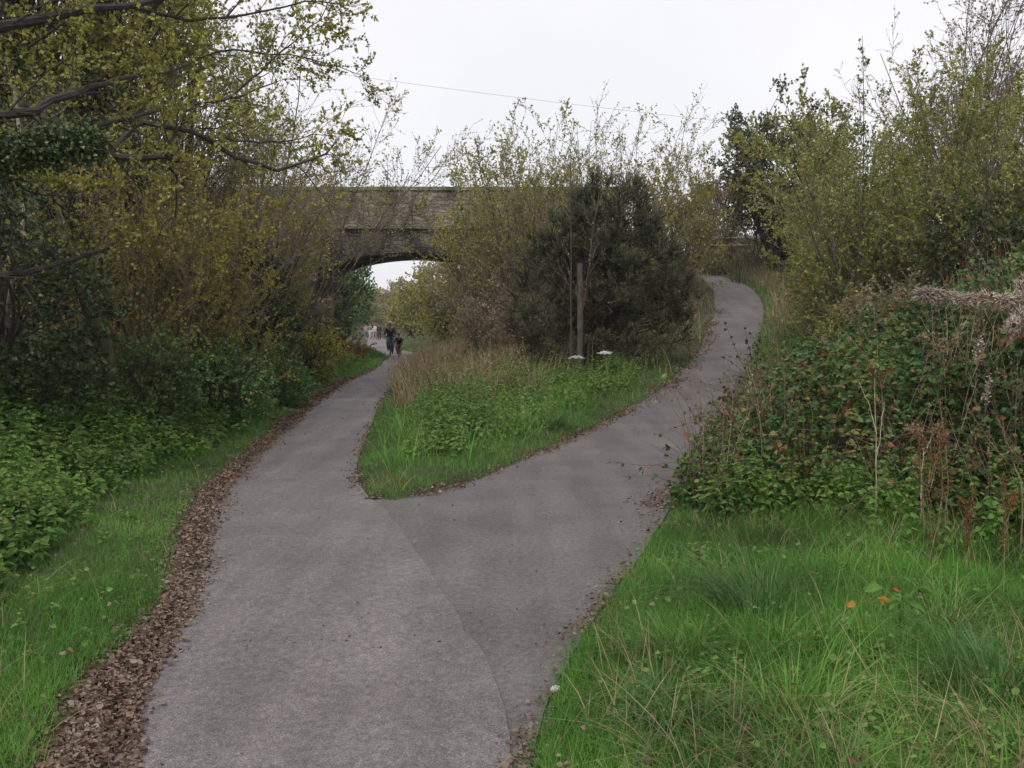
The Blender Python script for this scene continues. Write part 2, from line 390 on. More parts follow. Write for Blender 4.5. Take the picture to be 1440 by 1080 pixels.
def tarmac(name, base, light, dark, grain=260, coarse=0):
    m = bpy.data.materials.new(name); m.use_nodes = True; n, l = nt(m); b = n['Principled BSDF']
    g = n.new('ShaderNodeNewGeometry'); P = g.outputs['Position']
    def N(s, d=5, st=None):
        t = n.new('ShaderNodeTexNoise'); t.inputs['Scale'].default_value = s; t.inputs['Detail'].default_value = d
        if st:
            v = n.new('ShaderNodeVectorMath'); v.operation = 'MULTIPLY'; v.inputs[1].default_value = st; l.new(P, v.inputs[0]); l.new(v.outputs[0], t.inputs['Vector'])
        else: l.new(P, t.inputs['Vector'])
        return t.outputs['Fac']
    patch = ramp_node(n, [(.3, dark), (.5, base), (.72, light)]); l.new(N(1.1, 6), patch.inputs['Fac'])
    v = n.new('ShaderNodeTexVoronoi'); v.inputs['Scale'].default_value = 150; l.new(P, v.inputs['Vector'])
    sp = ramp_node(n, [(0, (.60, .58, .57)), (.4, (.95, .95, .95)), (.8, (1.1, 1.1, 1.1)), (1, (1.9, 1.85, 1.8))]); l.new(v.outputs['Color'], sp.inputs['Fac'])
    mx = n.new('ShaderNodeMixRGB'); mx.blend_type = 'MULTIPLY'; mx.inputs['Fac'].default_value = .95
    l.new(patch.outputs['Color'], mx.inputs['Color1']); l.new(sp.outputs['Color'], mx.inputs['Color2'])
    fine = ramp_node(n, [(.3, (.68, .67, .66)), (.7, (1.28, 1.26, 1.25))]); l.new(N(26, 9), fine.inputs['Fac'])
    m2 = n.new('ShaderNodeMixRGB'); m2.blend_type = 'MULTIPLY'; m2.inputs['Fac'].default_value = .8
    l.new(mx.outputs['Color'], m2.inputs['Color1']); l.new(fine.outputs['Color'], m2.inputs['Color2'])
    gr = ramp_node(n, [(.36, (.55, .54, .53)), (.5, (1, 1, 1)), (.64, (1.5, 1.48, 1.46))]); l.new(N(170, 2), gr.inputs['Fac'])              # chippings
    mg_ = n.new('ShaderNodeMixRGB'); mg_.blend_type = 'MULTIPLY'; mg_.inputs['Fac'].default_value = .85; l.new(m2.outputs['Color'], mg_.inputs['Color1']); l.new(gr.outputs['Color'], mg_.inputs['Color2']); m2 = mg_
    tr_ = ramp_node(n, [(.35, (.86, .85, .85)), (.65, (1.12, 1.11, 1.11))]); l.new(N(1.0, 3, (3.2, .35, 1)), tr_.inputs['Fac'])      # worn lines along the way
    m3 = n.new('ShaderNodeMixRGB'); m3.blend_type = 'MULTIPLY'; m3.inputs['Fac'].default_value = 1; l.new(m2.outputs['Color'], m3.inputs['Color1']); l.new(tr_.outputs['Color'], m3.inputs['Color2'])
    dp = ramp_node(n, [(.58, (1, 1, 1)), (.70, (.72, .69, .67))]); l.new(N(.55, 7), dp.inputs['Fac'])                                 # damp, dirty patches
    m4 = n.new('ShaderNodeMixRGB'); m4.blend_type = 'MULTIPLY'; m4.inputs['Fac'].default_value = .8; l.new(m3.outputs['Color'], m4.inputs['Color1']); l.new(dp.outputs['Color'], m4.inputs['Color2'])
    l.new(m4.outputs['Color'], b.inputs['Base Color']); b.inputs['Roughness'].default_value = .72
    bp = n.new('ShaderNodeBump'); bp.inputs['Strength'].default_value = .5; bp.inputs['Distance'].default_value = .006
    l.new(v.outputs['Distance'], bp.inputs['Height'])
    b2 = n.new('ShaderNodeBump'); b2.inputs['Strength'].default_value = .10; b2.inputs['Distance'].default_value = .05
    l.new(N(2.4, 5), b2.inputs['Height']); l.new(bp.outputs['Normal'], b2.inputs['Normal']); l.new(b2.outputs['Normal'], b.inputs['Normal'])
    return m
T1 = tarmac('worn tarmac', (.152, .136, .140), (.178, .162, .165), (.130, .115, .118))
T2 = tarmac('rough tarmac', (.122, .110, .108), (.150, .136, .133), (.096, .086, .084))
ia = len(L_EDGE)
# main path: left edge against seam, then against the island
j = 8
strip('path', [(L_EDGE[:7], 160), (L_EDGE[6:], 420)], [(SEAM, 160), (I1, 420)], T1, .016, zmode=lambda X, Y: 5 * sm(190, 420, Y) * fbm(X / 60, Y / 60, 9), kind='structure')
strip('path_ramp', [(SEAM, 160), (I2[:-1], 320)], [(R_EDGE[:7], 160), (R_EDGE[6:-1], 320)], T2, .006, zmode=lambda X, Y: zramp(Y), kind='structure')


# ------------------------------------------------------------------ stone road bridge
def stone(name, c1, c2, mortar, stain, stain_lo, stain_hi, bw=.4, bh=.17):
    m = bpy.data.materials.new(name); m.use_nodes = True; n, l = nt(m); b = n['Principled BSDF']; b.inputs['Roughness'].default_value = .95
    g = n.new('ShaderNodeNewGeometry')
    no = n.new('ShaderNodeTexNoise'); no.inputs['Scale'].default_value = 2.2; no.inputs['Detail'].default_value = 3; l.new(g.outputs['Position'], no.inputs['Vector'])
    vs_ = n.new('ShaderNodeVectorMath'); vs_.operation = 'SCALE'; vs_.inputs['Scale'].default_value = .34; l.new(no.outputs['Color'], vs_.inputs[0])
    ad = n.new('ShaderNodeVectorMath'); ad.operation = 'ADD'; l.new(g.outputs['Position'], ad.inputs[0]); l.new(vs_.outputs[0], ad.inputs[1])
    sp = n.new('ShaderNodeSeparateXYZ'); l.new(ad.outputs[0], sp.inputs[0])
    xy = n.new('ShaderNodeMath'); xy.operation = 'ADD'; l.new(sp.outputs['X'], xy.inputs[0]); l.new(sp.outputs['Y'], xy.inputs[1])
    cb = n.new('ShaderNodeCombineXYZ'); l.new(xy.outputs[0], cb.inputs['X']); l.new(sp.outputs['Z'], cb.inputs['Y'])
    br = n.new('ShaderNodeTexBrick'); l.new(cb.outputs[0], br.inputs['Vector'])
    br.inputs['Color1'].default_value = (*c1, 1); br.inputs['Color2'].default_value = (*c2, 1); br.inputs['Mortar'].default_value = (*mortar, 1)
    br.inputs['Scale'].default_value = 1; br.inputs['Mortar Size'].default_value = .018; br.inputs['Mortar Smooth'].default_value = .4; br.inputs['Bias'].default_value = -.1
    br.inputs['Brick Width'].default_value = bw; br.inputs['Row Height'].default_value = bh
    n2 = n.new('ShaderNodeTexNoise'); n2.inputs['Scale'].default_value = 1.1; n2.inputs['Detail'].default_value = 7
    vz = n.new('ShaderNodeVectorMath'); vz.operation = 'MULTIPLY'; vz.inputs[1].default_value = (1, 1, .55); l.new(g.outputs['Position'], vz.inputs[0]); l.new(vz.outputs[0], n2.inputs['Vector'])
    r2 = ramp_node(n, [(stain_lo, (.0, .0, .0)), (stain_hi, (1, 1, 1))]); l.new(n2.outputs['Fac'], r2.inputs['Fac'])
    mx = n.new('ShaderNodeMixRGB'); l.new(r2.outputs['Color'], mx.inputs['Fac']); l.new(br.outputs['Color'], mx.inputs['Color1'])
    mx.inputs['Color2'].default_value = (*stain, 1)
    n3 = n.new('ShaderNodeTexNoise'); n3.inputs['Scale'].default_value = 11; n3.inputs['Detail'].default_value = 6; l.new(g.outputs['Position'], n3.inputs['Vector'])
    r3 = ramp_node(n, [(.3, (.55, .55, .55)), (.7, (1.35, 1.33, 1.3))]); l.new(n3.outputs['Fac'], r3.inputs['Fac'])
    m3 = n.new('ShaderNodeMixRGB'); m3.blend_type = 'MULTIPLY'; m3.inputs['Fac'].default_value = .9; l.new(mx.outputs[0], m3.inputs['Color1']); l.new(r3.outputs[0], m3.inputs['Color2'])
    l.new(m3.outputs[0], b.inputs['Base Color'])
    bp = n.new('ShaderNodeBump'); bp.inputs['Strength'].default_value = 1; bp.inputs['Distance'].default_value = .09; bp.invert = True
    l.new(br.outputs['Fac'], bp.inputs['Height'])
    b3 = n.new('ShaderNodeBump'); b3.inputs['Strength'].default_value = .8; b3.inputs['Distance'].default_value = .03; l.new(n3.outputs['Fac'], b3.inputs['Height'])
    l.new(bp.outputs['Normal'], b3.inputs['Normal']); l.new(b3.outputs['Normal'], b.inputs['Normal'])
    return m
ST_UP = stone('buff rubble stone', (.29, .25, .205), (.15, .125, .105), (.14, .12, .10), (.055, .045, .055), .50, .60)
ST_LO = stone('sooty rubble stone', (.20, .165, .14), (.11, .095, .085), (.06, .05, .05), (.028, .024, .027), .40, .56)
ST_CO = stone('weathered coping stone', (.30, .27, .21), (.2, .18, .14), (.08, .07, .06), (.07, .075, .04), .45, .65, 1.1, .5)
BX, BY0, BY1, BR, BCR, HS = -4.6, 40.0, 45.0, 10.4, 4.74, 4.05
def arch_z(x): return BCR - BR + math.sqrt(BR * BR - (x - BX) ** 2)
br_root = tag(empty('bridge', (BX, 42.5, 0)), 'old stone road bridge with a low arch over the left path', 'bridge')
XL, XR, ZS, ZP = -18.0, 4.6, 5.78, 7.40
def arch_face(mb, y, flip):
    n = 26; xs_ = np.linspace(BX - HS, BX + HS, n + 1)
    V = []; 
    for x in xs_: V += [(x, y, arch_z(x)), (x, y, ZS)]
    F = [[2 * i, 2 * i + 2, 2 * i + 3, 2 * i + 1][:: (-1 if flip else 1)] for i in range(n)]
    mb.add(V, F, .5)
w = MB()
for y, fl in ((BY0, False), (BY1, True)):
    arch_face(w, y, fl)
    for a, b in ((XL, BX - HS), (BX + HS, XR)):
        w.add([(a, y, -.4), (b, y, -.4), (b, y, ZS), (a, y, ZS)], [[0, 1, 2, 3][:: (-1 if fl else 1)]], .5)
w.add([(XL, BY0, ZS), (XR, BY0, ZS), (XR, BY1, ZS), (XL, BY1, ZS)], [[0, 1, 2, 3]], .5)
for a in (XL, XR): w.add([(a, BY0, -.4), (a, BY1, -.4), (a, BY1, ZS), (a, BY0, ZS)], [[0, 1, 2, 3]], .5)
w.build('arch_wall', ST_LO, br_root)
w = MB(); n = 26; xs_ = np.linspace(BX - HS, BX + HS, n + 1)
V = []
for x in xs_: V += [(x, BY0, arch_z(x)), (x, BY1, arch_z(x))]
w.add(V, [[2 * i, 2 * i + 1, 2 * i + 3, 2 * i + 2] for i in range(n)], .5)
for x in (BX - HS, BX + HS): w.add([(x, BY0, -.4), (x, BY1, -.4), (x, BY1, arch_z(x)), (x, BY0, arch_z(x))], [[0, 1, 2, 3]], .5)
w.build('vault', ST_LO, br_root)
rs = np.random.default_rng(5)
w = MB(); nv = 31; a0 = math.asin(HS / BR)
for i in range(nv):                                     # ring of wedge stones, each a little proud
    t0, t1 = [-a0 + 2 * a0 * (i + e) / nv for e in (.03, .97)]
    r0, r1, pr = BR - .004, BR + .40 + rs.uniform(-.03, .05), .035 + rs.uniform(0, .02)
    V = [(BX + r * math.sin(t), y, BCR - BR + r * math.cos(t)) for y in (BY0 - pr, BY0 + .05) for r, t in ((r0, t0), (r0, t1), (r1, t1), (r1, t0))]
    w.add(V, [[0, 1, 2, 3], [4, 7, 6, 5], [0, 4, 5, 1], [1, 5, 6, 2], [2, 6, 7, 3], [3, 7, 4, 0]], .5)
w.build('arch_ring', ST_LO, br_root)
for y in (BY0 + .22, BY1 - .22):
    w = MB(); w.box((XL + XR) / 2, y, (ZS + ZP) / 2 + .08, XR - XL - .1, .42, ZP - ZS - .16); w.build('parapet', ST_UP, br_root)
    w = MB(); x = XL
    while x < XR:
        d = rs.uniform(.7, 1.1); w.box(x + d / 2, y + rs.uniform(-.01, .01), ZP + .06 + rs.uniform(-.012, .012), d - .015, .56, .15, rz=rs.uniform(-.01, .01)); x += d
    w.build('coping', ST_CO, br_root)
w = MB(); x = XL
while x < XR:
    d = rs.uniform(.8, 1.3); w.box(x + d / 2, BY0 - .02, ZS + .06, d - .012, .30, .17 + rs.uniform(-.01, .01)); x += d
w.build('string_course', ST_CO, br_root)
for x0 in (-7.7, -4.5):                                 # shallow pilaster strips seen on the parapet face
    w = MB(); w.box(x0, BY0 - .03, (ZS + ZP) / 2 + .07, .42, .14, ZP - ZS - .2); w.build('pilaster', ST_UP, br_root)
w = MB(); w.box(-5.35, BY0 - .015, 6.95, .72, .1, .26); w.build('date_stone', ST_CO, br_root)

# ------------------------------------------------------------------ plant materials
def wood(name, a, b, s=14): return plain(name, a, b, s, .9, .5, 60, stretch=(1, 1, .35))
BARK_D = wood('dark bark', (.02, .016, .014), (.05, .04, .032))
BARK_S = wood('brown stem bark', (.045, .036, .028), (.11, .088, .07))
BARK_G = wood('grey brown bark', (.11, .09, .065), (.20, .17, .13))
BARK_M = wood('mossy bark', (.03, .035, .012), (.09, .085, .03))
BARK_P = wood('purple brown twigs', (.12, .09, .072), (.21, .165, .135))
BARK_B = plain('pale birch bark', (.05, .04, .032), (.36, .32, .27), 7, .8, .3, 30, stretch=(1, 1, 2.2))
G_OLIVE = leafmat('olive willow leaves', [(0.16, 0.179, 0.0368), (0.253, 0.259, 0.0525), (0.332, 0.312, 0.0683), (0.399, 0.339, 0.084)], .35)
G_YELL = leafmat('autumn yellow leaves', [(0.155, 0.158, 0.0315), (0.27, 0.248, 0.0441), (0.386, 0.317, 0.0441), (0.193, 0.152, 0.0441)], .4)
G_BIRCH = leafmat('greenish birch leaves', [(0.121, 0.181, 0.0368), (0.205, 0.253, 0.0525), (0.302, 0.301, 0.0683), (0.4, 0.338, 0.084)], .35, .4, .45)
G_DARK = leafmat('dark evergreen leaves', [(.022, .05, .02), (.04, .075, .024), (.07, .10, .032), (.08, .08, .03)], .12, .4, .4)
G_HAW = leafmat('dull hawthorn leaves', [(0.0403, 0.0595, 0.0312), (0.0706, 0.0892, 0.0347), (0.121, 0.123, 0.0434), (0.141, 0.0991, 0.052)], .2)
G_BROWN = leafmat('brown autumn leaves', [(0.203, 0.15, 0.101), (0.297, 0.215, 0.135), (0.257, 0.234, 0.121), (0.351, 0.26, 0.176)], .3)
G_GORSE = leafmat('gorse spines', [(.028, .04, .022), (.068, .088, .04), (.135, .145, .07), (.165, .13, .08), (.10, .07, .048)], .1, .7, .2, .3, 1.2)
G_MID = leafmat('mid green leaves', [(0.058, 0.109, 0.0312), (0.0966, 0.178, 0.052), (0.154, 0.218, 0.0606)], .3)
G_NET = leafmat('nettle leaves', [(0.0607, 0.143, 0.0298), (0.0945, 0.198, 0.0382), (0.142, 0.242, 0.051), (0.189, 0.248, 0.0553)], .3, .6, .3, .3, 1.1)
G_BRAM = leafmat('bramble leaves', [(0.0392, 0.0862, 0.0263), (0.0616, 0.132, 0.0336), (0.0896, 0.178, 0.0473), (0.134, 0.196, 0.0525), (0.19, 0.196, 0.0525), (0.179, 0.103, 0.042), (0.224, 0.0862, 0.0368)], .28, .5, .32, .45, .9)
G_GRASS = leafmat('fresh grass', [(0.0595, 0.163, 0.019), (0.085, 0.232, 0.0285), (0.111, 0.267, 0.038), (0.153, 0.267, 0.0475), (0.23, 0.249, 0.095)], .35, .5, .3, .5, .9)
G_TUFT = leafmat('dark coarse grass', [(.045, .12, .03), (.07, .165, .04), (.11, .19, .06)], .3, .5, .3)
G_DRY = leafmat('dry straw', [(0.2, 0.15, 0.084), (0.3, 0.231, 0.132), (0.375, 0.3, 0.18), (0.15, 0.106, 0.06)], .25, .8, .2)
G_RUST = leafmat('rusty bracken', [(0.143, 0.0715, 0.0325), (0.221, 0.111, 0.0455), (0.117, 0.078, 0.039)], .25, .8, .2)
G_LIT = leafmat('fallen brown leaves', [(0.064, 0.0387, 0.0264), (0.12, 0.0731, 0.051), (0.176, 0.116, 0.0836), (0.256, 0.198, 0.15), (0.104, 0.0516, 0.0352), (0.32, 0.267, 0.211)], .05, .75, .25, .2, 3)

def root_at(name, px, Y, label, cat, group=None, dz=0):
    x = (px - 720) / F_PX * (Y * CP + .1); z = gz(x, Y) + dz
    return tag(empty(name, (x, Y, z)), label, cat, group), np.array([x, Y, z])

def shrub(name, label, px, Y, h, r, seed, leaf, wd, stems=14, tw=(9, 7), nleaf=6, L=.06, W=.02, group=None, cat='shrub', spread=.55,
          up=.04, wander=.10, lr=(.42, .40), r0=.022, base=.25, t0=.2, sizes=None, dz=0, lean=(0, 0), lt0=.15, twr=.004, leafup=0, extra=None):
    rng = np.random.default_rng(seed); root, b = root_at(name, px, Y, label, cat, group, dz)
    th = rng.uniform(0, 2 * math.pi, stems); rad = np.sqrt(rng.random(stems))
    S = b + np.stack([np.cos(th) * rad * r * base, np.sin(th) * rad * r * base, np.full(stems, -.1)], 1)
    D = np.stack([np.cos(th) * rad * spread + lean[0], np.sin(th) * rad * spread + lean[1], np.ones(stems)], 1)
    Ls = h * rng.uniform(.62, 1.04, stems) * (1 - .15 * rad)
    P0 = grow(S, D, Ls, 9, rng, wander, (0, 0, up)); R0 = (np.full(stems, r0) * rng.uniform(.6, 1.2, stems), np.full(stems, r0 * .22))
    wm = MB(); tubes(wm, P0, *R0, 5, rng=rng)
    s1 = spawn(P0, R0, tw[0], rng, t0, .97, (.35, .95), lr[0], .5)
    P1 = grow(s1[0], s1[1], s1[2], 6, rng, wander * 1.5, (0, 0, up * 1.3)); R1 = (s1[3], s1[3] * .35)
    lm = MB(); tubes(wm, P1, R1[0], np.maximum(R1[1], twr * .6), 3, mi=1, rng=rng)
    s2 = spawn(P1, R1, tw[1], rng, .15, 1, (.35, 1.0), lr[1], .6)
    P2 = grow(s2[0], s2[1], np.maximum(s2[2], .12), 4, rng, wander * 2, (0, 0, up * 1.2))
    tubes(wm, P2, np.full(len(P2), twr), np.full(len(P2), twr * .5), 3, mi=1, rng=rng)
    wm.build('stems', [BARK_S, wd], root)
    if nleaf:
        leaf_on(lm, P2, nleaf, rng, L, W, t0=lt0, up=leafup); leaf_on(lm, P1, max(1, int(nleaf)), rng, L, W, t0=.3, up=leafup)
        lm.build('foliage', leaf, root)
    return root

def mass(name, label, px, Y, h, rx, seed, leaf, wd, clumps=60, tw=16, nl=9, L=.06, W=.024, tl=.45, group=None, cat='tree', ry=None, zc=.55, rz=None,
         dz=0, trunk_r=.12, droop=0, bottom=.12, bark_split=5, lumpy=.35, trunk_lean=(0, 0)):
    """a crown of leafy sprays carried on limbs, for dense trees and bushes"""
    rng = np.random.default_rng(seed); root, b = root_at(name, px, Y, label, cat, group, dz); ry = ry or rx * .8; rz = rz or h * (1 - bottom) / 2
    c = b + np.array([trunk_lean[0], trunk_lean[1], h * bottom + rz])
    u = unit(rng.normal(0, 1, (clumps, 3))); rad = rng.uniform(.25, 1, clumps) ** .45
    rad = rad * (1 + lumpy * (rng.random(clumps) - .6))
    C = c + u * rad[:, None] * (rx, ry, rz); C[:, 2] = np.maximum(C[:, 2], b[2] + .12 * h * rng.random(clumps))
    wm = MB()
    nb = bark_split; th = rng.uniform(0, 6.28, nb)
    main = grow(np.repeat(b[None] + (0, 0, -.15), nb, 0), np.stack([np.cos(th) * .3 + trunk_lean[0] / h, np.sin(th) * .3 + trunk_lean[1] / h, np.ones(nb)], 1), np.full(nb, h * .8), 8, rng, .1, (0, 0, .02))
    tubes(wm, main, np.full(nb, trunk_r), np.full(nb, trunk_r * .25), 6, rng=rng)
    # a limb from the nearest stem to each clump
    idx = rng.integers(0, nb, clumps); t = np.clip((C[:, 2] - b[2]) / h * .8 - .15, .05, .95); S, _ = lerp_poly(main, idx, t)
    kk = np.linspace(0, 1, 5)[None, :, None]; limb = S[:, None] * (1 - kk) + C[:, None] * kk
    limb[:, 1:4] += rng.normal(0, .06 * h * .4, (clumps, 3, 3)); tubes(wm, limb, np.full(clumps, trunk_r * .3), np.full(clumps, .008), 4, rng=rng)
    # sprays
    S = np.repeat(C, tw, 0) + rng.normal(0, tl * .25, (clumps * tw, 3)); out = unit(S - c)
    D = out * .8 + rng.normal(0, .6, S.shape); D[:, 2] += .25
    P = grow(S, D, tl * rng.uniform(.5, 1.3, len(S)), 4, rng, .2, (0, 0, .05 - droop))
    tubes(wm, P, np.full(len(P), .005), np.full(len(P), .002), 3, rng=rng)
    wm.build('trunk', wd, root)
    lm = MB(); tone = np.repeat(np.repeat(rng.random(clumps), tw), nl)
    rn = lambda k: np.clip(tone[:k] * .5 + rng.random(k) * .5, 0, 1)
    leaf_on(lm, P, nl, rng, L, W, t0=.1, rnd=rn, droop=droop)
    lm.build('crown', leaf, root)
    return root

# ------------------------------------------------------------------ trees and shrubs: the middle island
MID = 'thin willows in front of the bridge'
shrub('willow_tree', 'leggy olive willow spreading in front of the right half of the bridge arch', 704, 33, 7.8, 2.0, 11, G_OLIVE, BARK_G, stems=24, tw=(13, 9), nleaf=9, L=.08, W=.028, group=MID, cat='tree', spread=.36, r0=.03, twr=.006)
shrub('willow_tree', 'sparse grey willow with bare top twigs between the bridge and the dark spiny bush', 725, 31, 8.2, 2.2, 12, G_OLIVE, BARK_P, stems=24, tw=(13, 9), nleaf=8, L=.075, W=.026, group=MID, cat='tree', spread=.40, r0=.028, twr=.006)
shrub('willow_tree', 'tall thin willow rising just left of the wooden post', 775, 28, 7.3, 1.6, 13, G_OLIVE, BARK_P, stems=18, tw=(11, 8), nleaf=3, L=.08, W=.024, group=MID, cat='tree', spread=.34, r0=.026, twr=.006)
shrub('willow_tree', 'pale twiggy willow showing over the top of the dark spiny bush', 880, 31, 8.0, 2.0, 14, G_OLIVE, BARK_G, stems=22, tw=(12, 9), nleaf=3, L=.085, W=.025, group=MID, cat='tree', spread=.45, r0=.026, twr=.006)
shrub('birch_tree', 'golden yellow young birch right of the dark spiny bush', 946, 35, 6.4, 1.4, 15, G_YELL, BARK_G, stems=22, tw=(13, 9), nleaf=4, L=.095, W=.038, cat='tree', spread=.34, r0=.03, twr=.006)
shrub('shrub', 'tangled brown shrub at the foot of the right bridge abutment', 735, 30, 3.9, 1.3, 16, G_BROWN, BARK_P, stems=26, tw=(11, 8), nleaf=2, L=.07, W=.03, spread=.7, r0=.018, twr=.006)
shrub('shrub', 'brown twiggy shrub a little left of the dark spiny bush', 692, 26.5, 2.6, 1.0, 17, G_BROWN, BARK_P, stems=24, tw=(10, 8), nleaf=2, L=.06, W=.024, spread=.6, r0=.016, twr=.005)
shrub('sapling', 'very thin bare sapling standing beside the wooden post', 806, 21.3, 6.3, .2, 18, G_OLIVE, BARK_P, stems=2, tw=(16, 4), nleaf=1, L=.06, W=.02, cat='tree', spread=.05, up=.12, wander=.05, lr=(.14, .5), r0=.022, base=.3, t0=.3, twr=.004)

# dark spiny bush
def gorse(px, Y, seed):
    rng = np.random.default_rng(seed); root, b = root_at('gorse_bush', px, Y, 'big dark spiny evergreen bush in the fork behind the wooden post', 'bush')
    lobes = [(.0, 3.9, 0, 1.25, 1.2, 1.0), (-.75, 3.2, .2, 1.15, 1, 1.1), (.7, 3.5, 0, 1.05, 1, 1.0), (-1.1, 1.9, 0, 1.2, 1, 1.1), (1.0, 2.3, -.1, 1.2, 1, 1.15), (0, 2.2, -.5, 1.4, 1, 1.2),
             (-1.5, 1.0, 0, 1.1, 1, .9), (1.35, 1.1, 0, 1.15, 1, .95), (0, .9, -.4, 1.3, 1, .9), (.55, 4.3, .2, .55, .6, .6), (-.5, 4.3, 0, .45, .6, .5), (1.3, 3.0, 0, .6, .7, .6), (-1.35, 2.7, 0, .6, .7, .6), (1.75, 1.6, -.1, .7, .8, .8)]
    cs, ax = [], []
    for (x, z, y, rx, ry, rz) in lobes:
        x, z, rx, rz = x * .95, z * .93, rx * .95, rz * .93
        k = int(40 * rx * rz); u = unit(rng.normal(0, 1, (k, 3))); u[:, 1] -= .25
        cs.append(b + np.array([x, y, z]) + u * (rx, ry, rz) * rng.uniform(.42, 1.0, (k, 1)) ** .8); ax.append(u)
    C = np.concatenate(cs); U = np.concatenate(ax); n = len(C)
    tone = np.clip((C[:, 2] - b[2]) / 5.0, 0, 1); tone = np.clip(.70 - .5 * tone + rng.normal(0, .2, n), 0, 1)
    wm = MB(); th = rng.uniform(0, 6.28, 9)
    P = grow(np.repeat(b[None], 9, 0) + rng.normal(0, .25, (9, 3)) * (1, 1, 0), np.stack([np.cos(th) * .25, np.sin(th) * .2, np.ones(9)], 1), rng.uniform(3, 4.4, 9), 7, rng, .12)
    tubes(wm, P, np.full(9, .05), np.full(9, .012), 5, rng=rng)
    idx = rng.integers(0, 9, n); S, _ = lerp_poly(P, idx, np.clip((C[:, 2] - b[2]) / 5 - .05, .02, 1)); k = np.linspace(0, 1, 4)[None, :, None]
    tubes(wm, S[:, None] * (1 - k) + C[:, None] * k, np.full(n, .012), np.full(n, .006), 3, rng=rng)
    # every tuft: a handful of up-swept shoots, each set with spines
    m = 17; T0 = np.repeat(C, m, 0); D = np.repeat(U, m, 0) * .5 + rng.normal(0, .65, (n * m, 3)); D[:, 2] += .5
    Q = grow(T0 + rng.normal(0, .04, T0.shape), D, rng.uniform(.2, .42, n * m), 3, rng, .1, (0, 0, .1))
    tubes(wm, Q, np.full(n * m, .006), np.full(n * m, .003), 3, rng=rng)
    wm.build('stems', BARK_D, root)
    lm = MB(); tq = np.repeat(tone, m)
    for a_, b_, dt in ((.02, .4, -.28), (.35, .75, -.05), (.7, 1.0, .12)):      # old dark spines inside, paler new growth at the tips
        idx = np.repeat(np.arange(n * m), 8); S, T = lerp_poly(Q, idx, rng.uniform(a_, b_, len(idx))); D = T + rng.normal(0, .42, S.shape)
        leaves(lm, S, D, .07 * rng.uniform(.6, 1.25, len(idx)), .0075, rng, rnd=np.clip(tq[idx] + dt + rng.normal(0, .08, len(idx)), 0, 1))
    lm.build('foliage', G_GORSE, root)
gorse(845, 22.8, 21)

# ------------------------------------------------------------------ the right bank
RB = 'trees and tall shrubs on the right bank'
mass('hawthorn_tree', 'dark bushy hawthorn with a rounded crown above the wooden fence', 1100, 39, 7.4, 2.7, 31, G_HAW, BARK_D, clumps=210, tw=15, nl=13, L=.11, W=.046, tl=.6, group=RB, dz=-.2, bottom=.2, lumpy=.5, trunk_r=.14)
shrub('hawthorn_tree', 'bare wispy thorn reaching left out of the dark hawthorn crown', 1040, 40, 6.4, 1.6, 32, G_HAW, BARK_D, stems=9, tw=(9, 7), nleaf=1, L=.08, W=.03, group=RB, cat='tree', spread=.7, lean=(-.15, 0), r0=.03, twr=.006)
shrub('birch_tree', 'tall olive green birch thicket in the middle of the right bank', 1235, 14.5, 4.9, 1.5, 33, G_BIRCH, BARK_P, stems=34, tw=(12, 8), nleaf=8, L=.046, W=.020, group=RB, cat='tree', spread=.42, r0=.016, wander=.07, t0=.1, twr=.003)
shrub('birch_tree', 'olive birch clump with yellowing low leaves at the left of the right bank', 1200, 16.5, 4.0, 1.0, 34, G_BIRCH, BARK_G, stems=28, tw=(11, 8), nleaf=8, L=.046, W=.020, group=RB, cat='tree', spread=.36, r0=.014, wander=.07, t0=.08, twr=.003)
shrub('birch_tree', 'green leaved birch thicket at the right edge of the view', 1375, 13.0, 4.2, 1.4, 35, G_BIRCH, BARK_P, stems=32, tw=(12, 8), nleaf=8, L=.045, W=.019, group=RB, cat='tree', spread=.48, r0=.015, wander=.07, t0=.08, twr=.003)
shrub('sapling', 'single upright leafy shoot standing tallest above the right thicket', 1208, 13.8, 5.7, .3, 36, G_MID, BARK_D, stems=1, tw=(26, 2), nleaf=2, L=.06, W=.024, group=RB, cat='tree', spread=.03, up=.15, wander=.03, lr=(.085, .6), r0=.016, t0=.35, twr=.003)
shrub('alder_tree', 'bare topped brown tree behind the birch thickets on the right', 1335, 19, 6.8, 1.7, 37, G_BROWN, BARK_P, stems=20, tw=(12, 9), nleaf=2, L=.055, W=.022, group=RB, cat='tree', spread=.38, r0=.03, twr=.005)
shrub('alder_tree', 'purple brown twiggy tree rising at the right edge behind the green thicket', 1440, 18, 6.6, 1.7, 38, G_BROWN, BARK_P, stems=22, tw=(12, 9), nleaf=2, L=.055, W=.022, group=RB, cat='tree', spread=.42, r0=.028, twr=.005)
shrub('alder_tree', 'light green willow behind the tallest shoot on the right bank', 1230, 22, 6.2, 1.8, 39, G_OLIVE, BARK_G, stems=26, tw=(12, 8), nleaf=8, L=.065, W=.026, group=RB, cat='tree', spread=.45, r0=.024, twr=.005)
mass('holly_bush', 'dark green bush low behind the brown rail at the far right', 1425, 12.6, 1.9, 1.1, 40, G_DARK, BARK_D, clumps=50, tw=12, nl=9, L=.06, W=.028, tl=.35, cat='bush', trunk_r=.04, bottom=.02)
shrub('shrub', 'brown stemmed low shrub at the foot of the right birch thickets', 1262, 12.3, 1.6, .9, 41, G_BROWN, BARK_P, stems=40, tw=(7, 5), nleaf=2, L=.045, W=.018, spread=.55, r0=.009, wander=.08, twr=.003)
shrub('shrub', 'brown stemmed low shrub close behind the pale forked stalk', 1215, 13.4, 1.4, .8, 42, G_BIRCH, BARK_P, stems=36, tw=(7, 5), nleaf=5, L=.04, W=.018, spread=.6, r0=.009, wander=.08, twr=.003)

